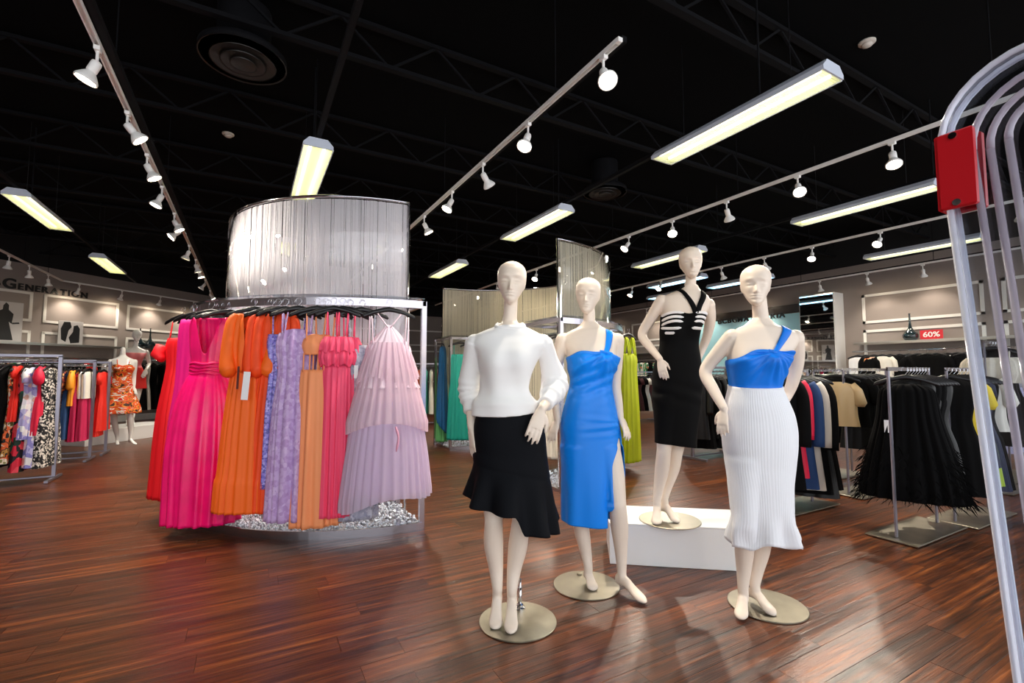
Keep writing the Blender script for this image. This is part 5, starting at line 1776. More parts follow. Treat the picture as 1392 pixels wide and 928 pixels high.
# ---------------------------------------------------------------- back wall clothes, seen between the two stands
for k in range(12):
    mk = ['rust', 'sand', 'white', 'black', 'ivory', 'brown'][k % 6]
    word = {'rust': 'rust', 'sand': 'sand', 'white': 'white', 'black': 'black', 'ivory': 'ivory', 'brown': 'maroon'}[mk]
    hang(['long_dress', 'midi_dress', 'blouse'][k % 3], M_[mk], (1.75 + 0.28 * k, 19.14, 1.645), RA(-20 + wr.uniform(-25, 25)), word + ' garment, ' + ORD[k] + ' along the back wall rail from the diagonal wall', 'garment', 'clothes on the back wall')
frame_rack('clothes_rack', 4.35, 11.3, 1.5, 1.6, 'grey tube rack with rust and sand dresses behind the second stand')
for k in range(9):
    mk = ['rust', 'sand', 'ivory', 'black', 'sand', 'rust', 'teal2', 'ivory', 'brown'][k]
    word = {'rust': 'rust', 'sand': 'sand', 'ivory': 'ivory', 'black': 'black', 'teal2': 'jade', 'brown': 'maroon'}[mk]
    hang('long_dress', M_[mk], (2.95 + 0.15 * k, 11.3, 1.45), RA(65 + wr.uniform(-12, 12)), word + ' dress, ' + ORD[k] + ' on the tube rack behind the second curved stand', 'dress', 'dresses behind the second stand', 0.92)

# ---------------------------------------------------------------- right hand racks
RP = RA(-68)       # clothes roughly square to the bar, turned a little to the entrance
m_feather = mat('black_feathers', '#030304', 0.9, spec=0.15)
plate_rack('clothes_rack', 4.40, 5.12, 1.80, 1.31, 'flat steel rack carrying the black feather gown', (-0.10, 0.80))
root = gown_mesh('feather_gown', [(-0.13, 0.10, 0.04), (-0.18, 0.17, 0.06), (-0.4, 0.2, 0.09), (-0.7, 0.27, 0.12), (-0.95, 0.32, 0.15), (-1.04, 0.33, 0.15)], 120, 50, 19, 0.004, 0.022, 0.9, 131)
loc = (4.66, 1.79, 1.318)
o = thick(link('feather_gown', root, m_feather, None, loc, RP))
fr_ = np.random.default_rng(5)
V, F = [], []
for i in range(1100):
    t = fr_.uniform(0, 2 * PI)
    z = -0.6 - 0.44 * fr_.random() ** 0.6
    r = 0.23 + 0.10 * min(1, (-z - 0.5) / 0.45)
    x, y = r * math.cos(t) * 1.02, r * 0.42 * math.sin(t) * 1.02
    ln = fr_.uniform(0.04, 0.085)
    dx, dy = math.cos(t) * 0.03 + fr_.normal() * 0.03, math.sin(t) * 0.04 + fr_.normal() * 0.02
    w = 0.003
    o_ = len(V)
    V += [(x - w, y, z), (x + w, y, z), (x + dx * 0.7, y + dy * 0.7, z - ln * 0.55), (x + dx, y + dy, z - ln)]
    F += [(o_, o_ + 1, o_ + 2), (o_, o_ + 2, o_ + 3)]
fz = link('feather_fringe', new_mesh('feather_fringe', V, F, False), m_feather, o)
fz['kind'] = 'stuff'
MB().add(*bar((-0.135, -0.09, -0.42), (-0.135, -0.095, -0.52), 0.03, 0.002, up=(0, -1, 0))).build('price_tag', m_paper, o)
straps(o, [[(s * 0.09, -0.03, -0.16), (s * 0.1, 0, -0.1)] for s in (-1, 1)], m_feather, 0.008)
tag(o, 'wide black feather trimmed gown on the flat steel rack', 'dress')
hanger(loc, RP, 'black hanger holding the black feather gown')
gk = 'black dresses behind the feather gown'
for k in range(7):
    hang('strap_dress' if k % 2 else 'long_dress', M_['black' if k % 3 else 'jet'], (4.74 + 0.055 * k, 1.80, 1.318), RP + RA((k * 29 % 9) - 4),
         ORD[k] + ' long black dress counting back from the feather gown', 'dress', gk, 0.82)
plate_rack('clothes_rack', 5.30, 6.05, 1.74, 1.31, 'flat steel rack with black dresses and yellow green trimmed tops')
for k, (mk, kind, lab) in enumerate((('black', 'long_dress', 'black dress on the rack with the yellow top'), ('yellow', 'blouse', 'yellow blouse among black dresses'), ('black', 'long_dress', 'black dress on the rack with the yellow top'),
        ('ink', 'midi_dress', 'dark ink blue dress beside the lime dress'), ('olive', 'strap_dress', 'lime green strappy dress among dark dresses'), ('ink', 'long_dress', 'long ink blue dress past the lime dress'), ('black', 'long_dress', 'black dress on the rack with the yellow top'), ('ivory', 'blouse', 'ivory blouse at the end of the rack with lime dress'))):
    hang(kind, M_[mk], (5.36 + 0.085 * k, 1.74, 1.318), RP + RA((k * 31 % 9) - 4), lab + ', ' + ORD[k] + ' on its bar', 'garment', 'clothes on the rack with the yellow top', 0.84)
# rack 3: coats
plate_rack('clothes_rack', 4.22, 4.88, 2.68, 1.30, 'flat steel rack carrying the red and navy coats', (-0.10, 0.82))
for k, (mk, kind, sc, lab) in enumerate((('black', 'coat', 0.96, 'black coat in front on the coat rack'), ('crimson', 'coat', 0.88, 'crimson coat on the flat steel coat rack'), ('navy', 'coat', 0.98, 'navy blue coat beside the crimson coat'),
        ('stone', 'coat', 1.0, 'stone coloured coat next to the navy coat'), ('black', 'coat', 1.04, 'long black coat past the stone coat'), ('jet', 'long_dress', 0.95, 'shiny black dress at the end of the coat rack'), ('black', 'long_dress', 0.9, 'plain black dress at the end of the coat rack'))):
    hang(kind, M_[mk], (4.30 + 0.1 * k, 2.68, 1.308), RA(-62) + RA((k * 23 % 7) - 3), lab, 'coat' if kind == 'coat' else 'dress', 'coats on the flat steel rack', sc)
# rack 2: cream blouses and black clothes
plate_rack('clothes_rack', 5.52, 6.45, 2.66, 1.315, 'flat steel rack with the champagne satin blouses')
for k, (mk, kind, sc, lab) in enumerate((('gold', 'blouse', 0.8, 'champagne satin blouse with flared sleeves hanging on the rack end'), ('black', 'blouse', 0.9, 'black top on the rack behind the champagne blouse'), ('black', 'blouse', 0.9, 'black top on the rack behind the champagne blouse'),
        ('jet', 'midi_dress', 0.85, 'shiny black short dress on the rack with the champagne blouse'), ('black', 'blouse', 0.9, 'black top on the rack behind the champagne blouse'), ('crimson', 'top', 0.9, 'crimson top glimpsed among black tops'), ('black', 'midi_dress', 0.85, 'short black dress at the end of the champagne blouse rack'))):
    z = 1.323 - (0.10 if k == 0 else 0)
    loc = (5.50 + 0.12 * k, 2.66 + (0.06 if k == 0 else 0), z)
    o = hang(kind, M_[mk], (loc[0], loc[1], 1.323), RA(-64) + RA((k * 23 % 7) - 3), lab + ('' if k == 0 else ', ' + ORD[k] + ' on its bar'), 'garment', 'clothes on the champagne blouse rack', sc)
    if k == 0:
        o.location.z -= 0.06
plate_rack('clothes_rack', 6.05, 6.85, 3.25, 1.31, 'flat steel rack standing behind the coat rack')
for k in range(9):
    hang('midi_dress' if k % 2 else 'blouse', M_['black' if k % 3 else 'ink'], (6.1 + 0.085 * k, 3.25, 1.318), RA(-64) + RA((k * 29 % 9) - 4), ('ink blue' if k % 3 == 0 else 'black') + ' garment, ' + ORD[k] + ' on the rack behind the coat rack', 'garment', 'clothes behind the coat rack', 0.86)
# rounded-base rack behind the black dressed mannequin
frame_rack('clothes_rack', 6.75, 4.88, 1.36, 0.95, 'grey tube rack with long black clothes behind the plinth')
for k in range(10):
    hang('long_dress' if k % 2 else 'coat', M_['black' if k % 4 else 'jet'], (5.86 + 0.088 * k, 4.88, 1.31), RA(-60) + RA((k * 31 % 13) - 6), ORD[k] + ' long black garment on the tube rack behind the plinth', 'garment', 'black clothes behind the plinth', 0.9)
# racks towards the gate: lilac clothes and the fluffy cream top
plate_rack('clothes_rack', 7.75, 8.75, 2.15, 1.33, 'flat steel rack with pale lilac dresses seen through the gate')
for k in range(8):
    mk = 'lilac' if k % 4 != 3 else 'grey'
    hang('midi_dress' if k % 2 else 'long_dress', M_[mk], (7.8 + 0.11 * k, 2.15, 1.338), RA(-70) + RA((k * 37 % 15) - 7), ('pale lilac' if mk == 'lilac' else 'pearl grey') + ' dress, ' + ORD[k] + ' on the rack seen through the security gate', 'dress', 'lilac dresses', 0.78)
plate_rack('clothes_rack', 7.05, 7.6, 1.98, 1.62, 'taller flat steel rack holding the fluffy cream top')
m_fluff = mat('cream_faux_fur', '#e8dfcf', 0.9, bump=1.0, bscale=60)
loc, rz = (7.25, 1.98, 1.628), RA(-72)
o = link('fluffy_top', gown_mesh('fluffy_top', [(-0.18, 0.2, 0.05), (-0.24, 0.25, 0.09), (-0.36, 0.27, 0.11), (-0.46, 0.24, 0.08)], 90, 24, 17, 0.012, 0.02, 0.9, 141), m_fluff, None, loc, rz)
straps(o, [[(s * 0.13, -0.03, -0.2), (s * 0.14, 0, -0.11)] for s in (-1, 1)], m_fluff, 0.008)
tag(o, 'fluffy cream top on the tall rack next to the security gate', 'top')
hanger(loc, rz, 'dark hanger holding the fluffy cream top')
for k in range(3):
    hang('long_dress', M_['black'], (7.33 + 0.08 * k, 1.98, 1.628), RA(-72), ORD[k] + ' long black dress behind the fluffy cream top', 'dress', 'black dresses behind the cream top', 0.9)

# ---------------------------------------------------------------- right wall clothes
for k in range(26):
    y = 5.3 - 0.15 * k
    mk = ['white', 'black', 'jungle', 'ivory', 'black', 'black', 'ivory', 'black', 'black', 'black', 'white', 'black', 'black'][k % 13]
    word = {'white': 'white', 'black': 'black', 'jungle': 'green print', 'ivory': 'ivory'}[mk]
    hang(['top', 'blouse'][k % 2], M_[mk], (11.64, y, 1.725), RA(-90 + wr.uniform(-14, 14)), word + ' top, ' + ORD[k] + ' on the wall rail counting from the mirror column', 'top', 'tops under the discount sign')
for k in range(18):
    y = 13.1 - 0.16 * k
    mk = ['jungle', 'jungle', 'ivory', 'jungle', 'black', 'brown'][k % 6]
    word = {'jungle': 'green and coral print', 'ivory': 'ivory', 'black': 'black', 'brown': 'maroon'}[mk]
    hang(['blouse', 'midi_dress'][k % 2], M_[mk], (11.64, y, 1.725), RA(-90 + wr.uniform(-20, 20)), word + ' garment, ' + ORD[k] + ' on the far wall rail', 'garment', 'clothes past the blue panel')
frame_rack('clothes_rack', 9.6, 9.3, 1.3, 1.8, 'grey tube rack with maroon and black clothes far behind the chartreuse gown')
for k in range(12):
    mk = ['black', 'brown', 'black', 'ivory', 'brown', 'black'][k % 6]
    word = {'ivory': 'ivory', 'black': 'black', 'brown': 'maroon'}[mk]
    hang('midi_dress', M_[mk], (7.9 + 0.145 * k, 9.3, 1.25), RA(-55 + wr.uniform(-12, 12)), word + ' dress, ' + ORD[k] + ' on the rack far behind the chartreuse gown', 'dress', 'dark dresses on the far rack', 0.95)
frame_rack('clothes_rack', 10.2, 6.2, 1.35, 1.8, 'grey tube rack with black clothes in front of the pale blue panel')
for k in range(14):
    hang('long_dress' if k % 2 else 'blouse', M_['black' if k % 3 else 'jet'], (8.5 + 0.125 * k, 6.2, 1.3), RA(-58 + wr.uniform(-12, 12)), ORD[k] + ' black garment on the rack before the pale blue panel', 'garment', 'black clothes before the blue panel', 0.95)

# ================================================================ ceiling lights
m_lampw = mat('white_enamel', '#f8f6f2', 0.4)
m_fix = mat('fixture_white', '#cfd6e4', 0.4)
def glow_mat(name, col, strength):
    if name in MATS:
        return MATS[name]
    m = bpy.data.materials.new(name)
    m.use_nodes = True
    nt = m.node_tree
    nt.nodes.remove(nt.nodes['Principled BSDF'])
    e = nd(nt, 'ShaderNodeEmission', Color=lin(col), Strength=strength)
    nt.links.new(e.outputs[0], nt.nodes['Material Output'].inputs['Surface'])
    MATS[name] = m
    return m
m_bulb = glow_mat('warm_bulb', '#ffe9c8', 30.0)
m_tube_w = glow_mat('fluorescent_tube', '#fff8d8', TUBE_L)
m_tube_c = glow_mat('cool_fluorescent_tube', '#c8f0ff', 6.0)

def cover_mat(name, col):
    m = bpy.data.materials.new(name)
    m.use_nodes = True
    nt = m.node_tree
    nt.nodes.remove(nt.nodes['Principled BSDF'])
    tr = nd(nt, 'ShaderNodeBsdfTransparent')
    tl = nd(nt, 'ShaderNodeBsdfTranslucent', Color=lin(col))
    mx = nd(nt, 'ShaderNodeMixShader')
    mx.inputs[0].default_value = 0.6
    nt.links.new(tr.outputs[0], mx.inputs[1])
    nt.links.new(tl.outputs[0], mx.inputs[2])
    nt.links.new(mx.outputs[0], nt.nodes['Material Output'].inputs['Surface'])
    MATS[name] = m
    return m
m_cov = cover_mat('prismatic_cover', '#f4f2a8')
m_covc = cover_mat('cool_prismatic_cover', '#b8eaf6')

def strip_proto(tube, cover):
    """Suspended twin-tube fixture along Y, 1.56 m long."""
    root = empty('fluorescent_light')
    L, W = 1.56, 0.26
    hs = MB()
    prof = [(-W / 2, 0.0), (-W / 2, 0.03), (-W / 2 + 0.05, 0.085), (W / 2 - 0.05, 0.085), (W / 2, 0.03), (W / 2, 0.0)]
    V = [(x, y, z) for y in (-L / 2, L / 2) for x, z in prof]
    n = len(prof)
    F = [(i, i + 1, i + 1 + n, i + n) for i in range(n - 1)]
    hs.add(V, F)
    thick(hs.build('housing', m_fix, root), 0.003)
    for s in (-1, 1):
        V = [(x, s * L / 2, z) for x, z in prof] + [(x, s * (L / 2 + 0.012), z) for x, z in prof]
        F = [tuple(range(n)), tuple(range(2 * n - 1, n - 1, -1))] + [(i, (i + 1) % n, (i + 1) % n + n, i + n) for i in range(n)]
        MB().add(V, F).build('end_cap', m_fix, root)
    for x in (-0.062, 0.062):
        MB().tube([(x, -L / 2 + 0.04, 0.035), (x, L / 2 - 0.04, 0.035)], 0.014, 10).build('tube', tube, root, True)
    # ribbed cover
    V, F = [], []
    nr = 78
    for i in range(nr * 2 + 1):
        y = -L / 2 + L * i / (nr * 2)
        z = 0.0 + (0.005 if i % 2 else 0.0)
        V += [(-W / 2 + 0.004, y, z), (W / 2 - 0.004, y, z)]
        if i:
            a = 2 * i
            F.append((a - 2, a - 1, a + 1, a))
    MB().add(V, F).build('cover', cover, root)
    rim = MB()
    for x in (-W / 2, W / 2):
        rim.box((x, 0, 0.0), (0.008, L, 0.012))
    rim.build('rim', m_fix, root)
    for y in (-0.5, 0.5):
        MB().tube([(0, y, 0.085), (0, y, 1.03)], 0.003, 6).build('hanging_wire', m_hang, root)
    return root

ZF = 3.36
lab = 'twin tube fluorescent fixture hanging '
fl_list = [
    (3.50, 2.45, 'w', 'in the aisle row closest to the entrance'), (3.50, 5.62, 'w', 'in the aisle row above the second curved stand'), (3.50, 9.0, 'w', 'in the aisle row past the second curved stand'),
    (6.68, 2.95, 'w', 'above the coat rack, next to the security gate'), (6.68, 6.1, 'w', 'beyond the black dressed mannequin'), (9.90, 3.5, 'w', 'near the right wall above the lilac dresses'),
    (-2.45, 8.35, 'w', 'above the floral dress rack'), (-2.45, 11.8, 'w', 'above the white mannequins by the wall'), (0.50, 5.35, 'w', 'right above the curved stand with white curtain'), (0.50, 9.0, 'w', 'behind the curved stand with white curtain'),
    (9.90, 6.9, 'c', 'before the blue panel, with cool blue tubes'), (9.90, 8.9, 'c', 'over the blue panel sign, with cool blue tubes'), (8.6, 7.6, 'c', 'over the black clothes rack, with cool blue tubes'), (0.50, 1.2, 'w', 'near the entrance end of the row above the curtain stand')]
pw_, pc_ = strip_proto(m_tube_w, m_cov), strip_proto(m_tube_c, m_covc)
used = set()
for x, y, k, where in fl_list:
    p = pw_ if k == 'w' else pc_
    o = p if k not in used else copy_tree(p)
    used.add(k)
    o.location = (x, y, ZF)
    tag(o, lab + where, 'ceiling light', 'fluorescent fixtures')
# black channel that carries a row of fixtures
for x, lab_ in ((0.50, 'over the white curtain stand'), (3.50, 'between the second and third tracks'), (6.68, 'over the coat rack'), (-2.45, 'over the floral rack')):
    o = empty('strut_channel', (x, 0, 0))
    MB().box((0, 8.0, 3.475), (0.041, 12.5, 0.041)).build('channel', m_joist, o)
    for y in (2.2, 5.0, 8.0, 11.0, 13.8):
        MB().tube([(0, y, 3.49), (0, y, 4.4)], 0.008, 6).build('drop_rod', m_joist, o)
    tag(o, 'black metal channel holding the fluorescent row ' + lab_, 'channel')

# ---------------------------------------------------------------- tracks and spotlights
def track(pts, label):
    o = empty('light_track', (pts[0][0], pts[0][1], 0))
    q = [(p[0] - pts[0][0], p[1] - pts[0][1], 3.40) for p in pts]
    mb = MB()
    for a, b in zip(q[:-1], q[1:]):
        d = (Vector(b) - Vector(a)).normalized()
        s = Vector((d.y, -d.x, 0)) * 0.0145
        for sg in (-1, 1):
            mb.add(*bar(Vector(a) + s * sg, Vector(b) + s * sg, 0.006, 0.03))
        mb.add(*bar(Vector(a) + Vector((0, 0, 0.0135)), Vector(b) + Vector((0, 0, 0.0135)), 0.029, 0.005))
    mb.build('rail', m_lampw, o)
    for p in (q[0], q[-1]):
        MB().box((p[0], p[1], 3.40), (0.036, 0.036, 0.032), bev=0.003).build('end_cap', m_lampw, o)
    n = max(2, int(sum((Vector(b) - Vector(a)).length for a, b in zip(q[:-1], q[1:])) / 2.2))
    a, b = Vector(q[0]), Vector(q[-1]) if len(q) == 2 else Vector(q[1])
    for i in range(n):
        p = a + (b - a) * ((i + 0.3) / n)
        MB().tube([(p.x, p.y, 3.415), (p.x, p.y, 4.4)], 0.005, 6).build('suspension_rod', m_joist, o)
    if len(q) == 2:
        MB().add(*bar((a.x + 0.05, a.y, 3.43), (b.x + 0.05, b.y, 3.43), 0.04, 0.04)).build('back_channel', m_joist, o)
    tag(o, label, 'light track')
    return o

def spot_parts():
    """Head meshes: the stem stays upright, the head tilts about its top."""
    stem = MB().box((0, 0, -0.012), (0.034, 0.055, 0.03), bev=0.004).tube([(0, 0, -0.025), (0, 0, -0.105)], 0.009, 8).mesh('stem', False)
    head = MB().lathe([(0.012, 0.012), (0.027, 0.004), (0.030, -0.012), (0.030, -0.066), (0.026, -0.07), (0.030, -0.078), (0.045, -0.098), (0.058, -0.118), (0.064, -0.13), (0.064, -0.142), (0.058, -0.142), (0.054, -0.128)], (0, 0, 0), 20).mesh('lamp_head', True)
    bulb = MB().lathe([(0.0001, -0.139), (0.03, -0.138), (0.05, -0.134), (0.056, -0.128)], (0, 0, 0), 20).mesh('bulb', True)
    stem.materials.append(m_lampw)
    head.materials.append(m_lampw)
    bulb.materials.append(m_bulb)
    return stem, head, bulb
SP = spot_parts()
SPOT = bpy.data.lights.new('spot_beam', 'SPOT')
SPOT.energy = SPOT_W
SPOT.color = (1.0, 0.90, 0.76)
SPOT.spot_size = math.radians(100)
SPOT.spot_blend = 0.6
SPOT.shadow_soft_size = 0.05

SPOT_LOW = SPOT.copy()
SPOT_LOW.energy = SPOT_W * 0.2

def spotlight(x, y, tilt, az, label, group, beam=None):
    root = link('track_spotlight', SP[0], None, None, (x, y, 3.385))
    h = link('lamp_head', SP[1], None, root, (0, 0, -0.105), (math.radians(tilt), 0, math.radians(az)))
    link('bulb', SP[2], None, h)
    l = bpy.data.objects.new('beam', beam or SPOT)
    COL.objects.link(l)
    l.parent = h
    l.location = (0, 0, -0.15)
    tag(root, label, 'spotlight', group)
    return root

def fill_track(x, ys, word, aims, beam=None):
    r = random.Random(int(abs(x) * 10))
    for i, y in enumerate(ys):
        spotlight(x, y, r.choice((28, 35, 40, 22, 45)) * (0.6 if beam else 1.0), aims[i % len(aims)] + r.uniform(-12, 12), ORD[i] + ' white spotlight from the entrance end of the ' + word, 'spotlights on the ' + word, beam)

track([(-0.92, 1.0), (-0.92, 16.2)], 'white light track passing left of the curtain stand')
track([(2.0, 2.18), (2.0, 14.0)], 'white light track running over the aisle between the two curved stands')
track([(5.07, 0.6), (5.07, 14.0)], 'white light track passing over the coat rack')
track([(8.2, 1.0), (8.2, 14.0)], 'white light track passing over the lilac dress rack')
track([(11.4, 0.6), (11.4, 15.5)], 'white light track close to the right wall')
track([(-3.82, 9.5), (-3.82, 14.45), (-0.6, 17.67)], 'white bent light track following the diagonal wall')
fill_track(-0.92, (3.86, 4.73, 5.58, 6.48, 7.5, 8.05, 9.3, 10.4, 11.0, 12.6, 14.2), 'track left of the curtain stand', (80, -75, -85, 95, -90, 100))
fill_track(2.0, (2.33, 3.30, 4.18, 5.01, 6.0, 7.2, 8.6, 10.0), 'track over the central aisle', (165, 110, -80, 95, -95))
fill_track(5.07, (1.95, 2.80, 3.66, 4.51, 5.37, 7.1, 8.05, 9.8, 10.8, 12.2), 'track over the coat rack', (110, 125, -80, 140, 90))
fill_track(8.2, (1.9, 3.36, 4.34, 5.18, 6.08, 7.67, 8.6, 9.6, 11.0), 'track over the lilac dress rack', (-90, 90, 100, -85))
fill_track(11.4, (2.2, 4.0, 4.95, 5.9, 7.6, 9.4, 11.3, 13.4), 'track close to the right wall', (-90, -80, -100), SPOT_LOW)
fill_track(-3.82, (11.7, 12.6, 13.6), 'straight part of the bent track', (45, 20, -10), SPOT_LOW)
for i, s in enumerate((0.35, 1.3, 2.3, 3.3)):
    spotlight(-3.82 + s * 0.7071, 14.45 + s * 0.7071, 24, 45, ORD[i] + ' white spotlight past the bend on the slanted part of the track', 'spotlights on the slanted track', SPOT_LOW)

# ---------------------------------------------------------------- air diffusers, detectors
m_diff = mat('dark_grey_metal', '#2a2826', 0.4, metal=0.4)
m_hole = mat('duct_dark', '#050506', 0.8)
def diffuser(x, y, z, r, label):
    o = empty('air_diffuser', (x, y, z))
    for k, q in enumerate((1.0, 0.74, 0.5, 0.28)):
        MB().lathe([(r * q, -0.05 * (1 - q)), (r * q + 0.012, -0.05 * (1 - q) - 0.006), (r * (q - 0.13), 0.03), (r * (q - 0.14), 0.036)], (0, 0, 0), 40).build('ring', m_diff, o, True)
    MB().lathe([(r * 1.03, 0.0), (r * 1.03, 0.05), (r * 0.86, 0.09), (r * 0.8, 0.1)], (0, 0, 0), 40).build('collar', m_joist, o, True)
    V = []
    mb = MB()
    pr = [(r * (0.62 + 0.02 * (i % 2)), 0.1 + 0.0175 * i) for i in range(int((4.38 - z - 0.1) / 0.0175))]
    mb.lathe(pr, (0, 0, 0), 28).build('flexible_duct', m_joist, o, True)
    tag(o, label, 'air vent')
diffuser(-0.12, 4.42, 3.9, 0.32, 'large round black air diffuser on a flexible duct near the curtain stand')
diffuser(4.46, 5.2, 3.9, 0.3, 'round black air diffuser over the plinth area')
m_det = mat('ivory_plastic', '#d8cfc4', 0.5)
for x, y, lab in ((-0.33, 7.0, 'small round ivory detector on the ceiling behind the large diffuser'), (4.99, 2.07, 'small round ivory detector on the ceiling above the mannequins')):
    o = empty('smoke_detector', (x, y, 4.39))
    MB().lathe([(0.07, 0.0), (0.07, -0.012), (0.06, -0.02)], (0, 0, 0), 24).build('base', m_det, o, True)
    MB().lathe([(0.045, -0.02), (0.04, -0.04), (0.02, -0.048)], (0, 0, 0), 24).build('sensor_cap', m_det, o, True)
    tag(o, lab, 'detector')

# ================================================================ security gate beside the camera
m_gacr = clear_mat('gate_acrylic', '#eef2f6', base=0.05)
def cast_acrylic(name, col, alpha):
    """Cast acrylic rod: bright glossy body that lets part of the background through."""
    m = mat(name, col, 0.12, spec=0.8, alpha=alpha, coat=0.5)
    return m
m_edge = cast_acrylic('acrylic_edge', '#eef0ff', 0.72)
m_tubeg = cast_acrylic('antenna_tube', '#e4d6e2', 0.62)
m_edgef = cast_acrylic('acrylic_edge_face', '#eef0ff', 0.35)
m_redp = mat('red_plastic', '#c8101e', 0.4)
g = empty('security_gate', (1.10, 0.070, 0))
tag(g, 'clear acrylic security gate with curved tubes and a red cover plate', 'security gate')
def loop(inset, z0, z1, rad, half=0.255, lean=0.058):
    """Rounded rectangle in the YZ plane; the far edge leans outwards with height."""
    h = half - inset
    pts = []
    for cy, cz, a0 in ((h - rad, z1 - inset - rad, 0), (-(h - rad), z1 - inset - rad, 90), (-(h - rad), z0 + inset + rad, 180), (h - rad, z0 + inset + rad, 270)):
        for k in range(9):
            a = math.radians(a0 + 90 * k / 8)
            y, z = cy + rad * math.cos(a), cz + rad * math.sin(a)
            pts.append((0, y + lean * (z - 1.3) * (1 if y > 0 else -1), z))
    pts.append(pts[0])
    return pts
Z0, Z1 = 0.06, 1.815
P = loop(0.0, Z0, Z1, 0.13)[:-1]
V = [(-0.012, y, z) for _, y, z in P] + [(0.012, y, z) for _, y, z in P]
n = len(P)
sheet = MB().add(V, [tuple(range(n)), tuple(range(2 * n - 1, n - 1, -1))])
sheet.build('acrylic_panel', m_gacr, g)
for x in (-0.016, 0.016):
    MB().tube([(x, y, z) for _, y, z in loop(0.004, Z0, Z1, 0.127)], 0.0052, 10).build('edge_bead', m_edge, g, True)
EP = loop(0.0, Z0, Z1, 0.13)
V = [(x, y, z) for _, y, z in EP for x in (-0.016, 0.016)]
MB().add(V, [(2 * i, 2 * i + 1, 2 * i + 3, 2 * i + 2) for i in range(len(EP) - 1)]).build('edge_face', m_edgef, g, True)
MB().tube(loop(0.040, Z0, Z1, 0.105), 0.0056, 10).build('antenna_tube', m_tubeg, g, True)
MB().tube(loop(0.062, Z0, Z1, 0.09), 0.0056, 10).build('antenna_tube', m_tubeg, g, True)
for z0, z1 in ((1.105, Z1), (Z0, 1.25)):
    MB().tube(loop(0.085, z0, z1, 0.06), 0.0056, 10).build('antenna_loop', m_tubeg, g, True)
# red cover plate clamped on the far edge
pm_ = MB().box((-0.02, 0.252, 1.638), (0.012, 0.048, 0.138), bev=0.003)
pm_.box((0.02, 0.252, 1.638), (0.012, 0.048, 0.138), bev=0.003)
pm_.box((0, 0.277, 1.638), (0.045, 0.008, 0.138), bev=0.002)
rp = pm_.build('cover_plate', m_redp, g)
for z in (1.578, 1.698):
    for x in (-0.0265, 0.0265):
        MB().add(*(lambda t: (t.V, t.F))(MB().tube([(x - 0.002, 0.254, z), (x + 0.002, 0.254, z)], 0.006, 10))).build('screw', m_chrome, rp)
MB().box((0, 0, 0.03), (0.16, 0.58, 0.06), bev=0.012).build('foot', mat('grey_plastic', '#8b8d92', 0.5), g)

# ================================================================ small things on the wall shelves
m_ceram = mat('dark_ceramic', '#1c2a2e', 0.12, coat=0.6)
def vase(loc, s, label):
    o = MB().lathe([(0.07, 0.0), (0.10, 0.015), (0.128, 0.06), (0.13, 0.11), (0.105, 0.165), (0.06, 0.215), (0.034, 0.26), (0.022, 0.34), (0.016, 0.46), (0.014, 0.54), (0.018, 0.55)], (0, 0, 0), 32).build('bottle_vase', m_ceram, None, True, loc)
    o.scale = (s, s, s)
    MB().lathe([(0.018, 0.548), (0.020, 0.556), (0.012, 0.556), (0.010, 0.50)], (0, 0, 0), 20).build('rim', m_ceram, o, True)
    return tag(o, label, 'vase')
vase((11.84, 4.42, 1.941), 1.0, 'dark long necked bottle vase on the shelf beside the discount sign')
p = D0 + DG * 2.32 + DN * 0.16
vase((p.x, p.y, 1.951), 1.0, 'dark long necked bottle vase on the shelf behind the white mannequins')
p = D0 + DG * 2.05 + DN * 0.16
vase((p.x, p.y, 1.951), 0.95, 'second dark bottle vase half hidden by the white mannequin head')

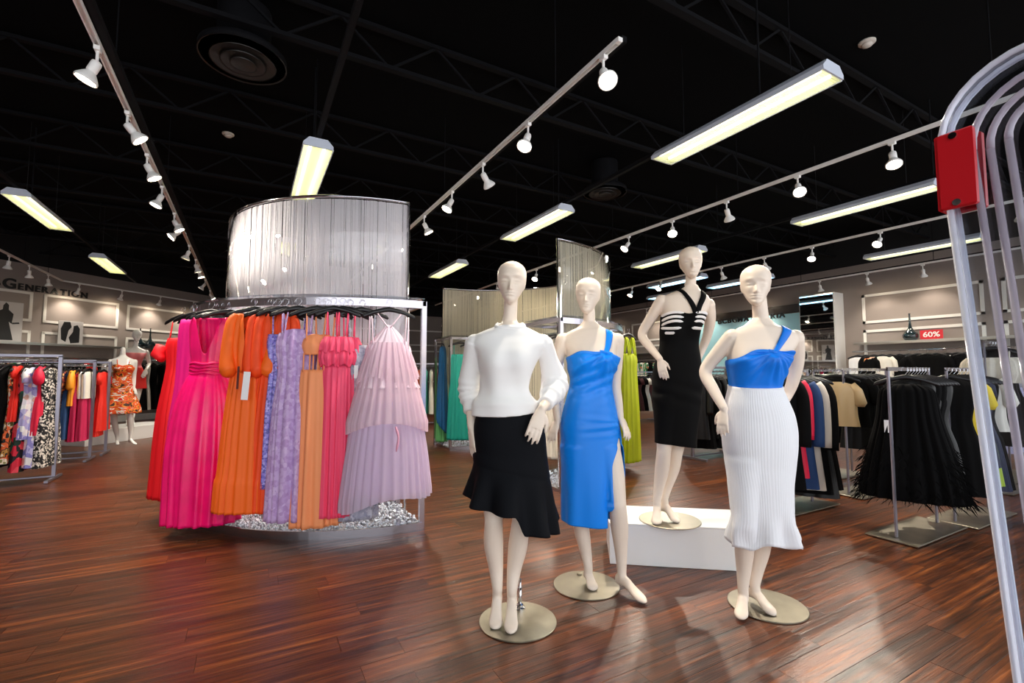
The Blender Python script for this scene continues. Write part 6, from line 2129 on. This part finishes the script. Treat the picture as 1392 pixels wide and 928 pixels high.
# red discount sign
sgn = empty('discount_sign', (11.84, 4.08, 1.952))
m_sred = mat('sign_red', '#d3162a', 0.45)
MB().box((0, 0, 0.09), (0.012, 0.36, 0.18), bev=0.002).build('board', m_sred, sgn)
MB().box((0, 0, -0.005), (0.08, 0.2, 0.012)).build('stand', m_sred, sgn)
me = text_mesh('60%', 0.14, 0.0015, 0.003, 'CENTER')
c = coords(me)
set_coords(me, np.stack([-(c[:, 2] + 0.0085), -(c[:, 0]) * 1.15, c[:, 1] + 0.045], -1))
link('lettering', me, m_white, sgn)
tag(sgn, 'small red sign reading 60% in white on the wall shelf', 'sign')

# black and white fashion pictures leaning on the shelf: plain two-tone figures
m_pic = mat('picture_grey', '#b8b4b4', 0.5)
m_fig = mat('picture_black', '#17171a', 0.5)
def picture(s, w, h, label, shapes):
    p = D0 + DG * s + DN * 0.1
    o = empty('framed_picture', (p.x, p.y, 1.952), math.radians(45))
    MB().box((0, 0, h / 2), (w, 0.02, h), bev=0.003).build('canvas', m_pic, o)
    mb = MB()
    for poly in shapes:
        k = len(poly)
        V = [(x * w, -0.0115, z * h) for x, z in poly] + [(x * w, -0.0100, z * h) for x, z in poly]
        mb.add(V, [tuple(range(k)), tuple(range(2 * k - 1, k - 1, -1))] + [(i, (i + 1) % k, (i + 1) % k + k, i + k) for i in range(k)])
    mb.build('printed_figure', m_fig, o)
    tag(o, label, 'picture', 'fashion pictures on the wall shelf')
picture(0.48, 0.5, 0.56, 'square black and white fashion picture with two dark shapes on the shelf',
        [[(-0.42, 0.65), (-0.3, 0.95), (-0.05, 0.97), (0.02, 0.75), (-0.1, 0.6), (-0.2, 0.1), (-0.38, 0.2)], [(0.08, 0.55), (0.1, 0.8), (0.25, 0.85), (0.36, 0.7), (0.36, 0.1), (0.0, 0.05), (-0.08, 0.3)]])
picture(-0.75, 0.62, 0.86, 'tall black and white fashion picture of a figure in a long dark coat',
        [[(-0.05, 0.9), (0.02, 0.98), (0.1, 0.92), (0.1, 0.8), (0.24, 0.7), (0.2, 0.45), (0.12, 0.5), (0.26, 0.04), (-0.3, 0.03), (-0.2, 0.5), (-0.24, 0.72), (-0.06, 0.8)], [(0.2, 0.48), (0.4, 0.5), (0.42, 0.46), (0.22, 0.44)]])
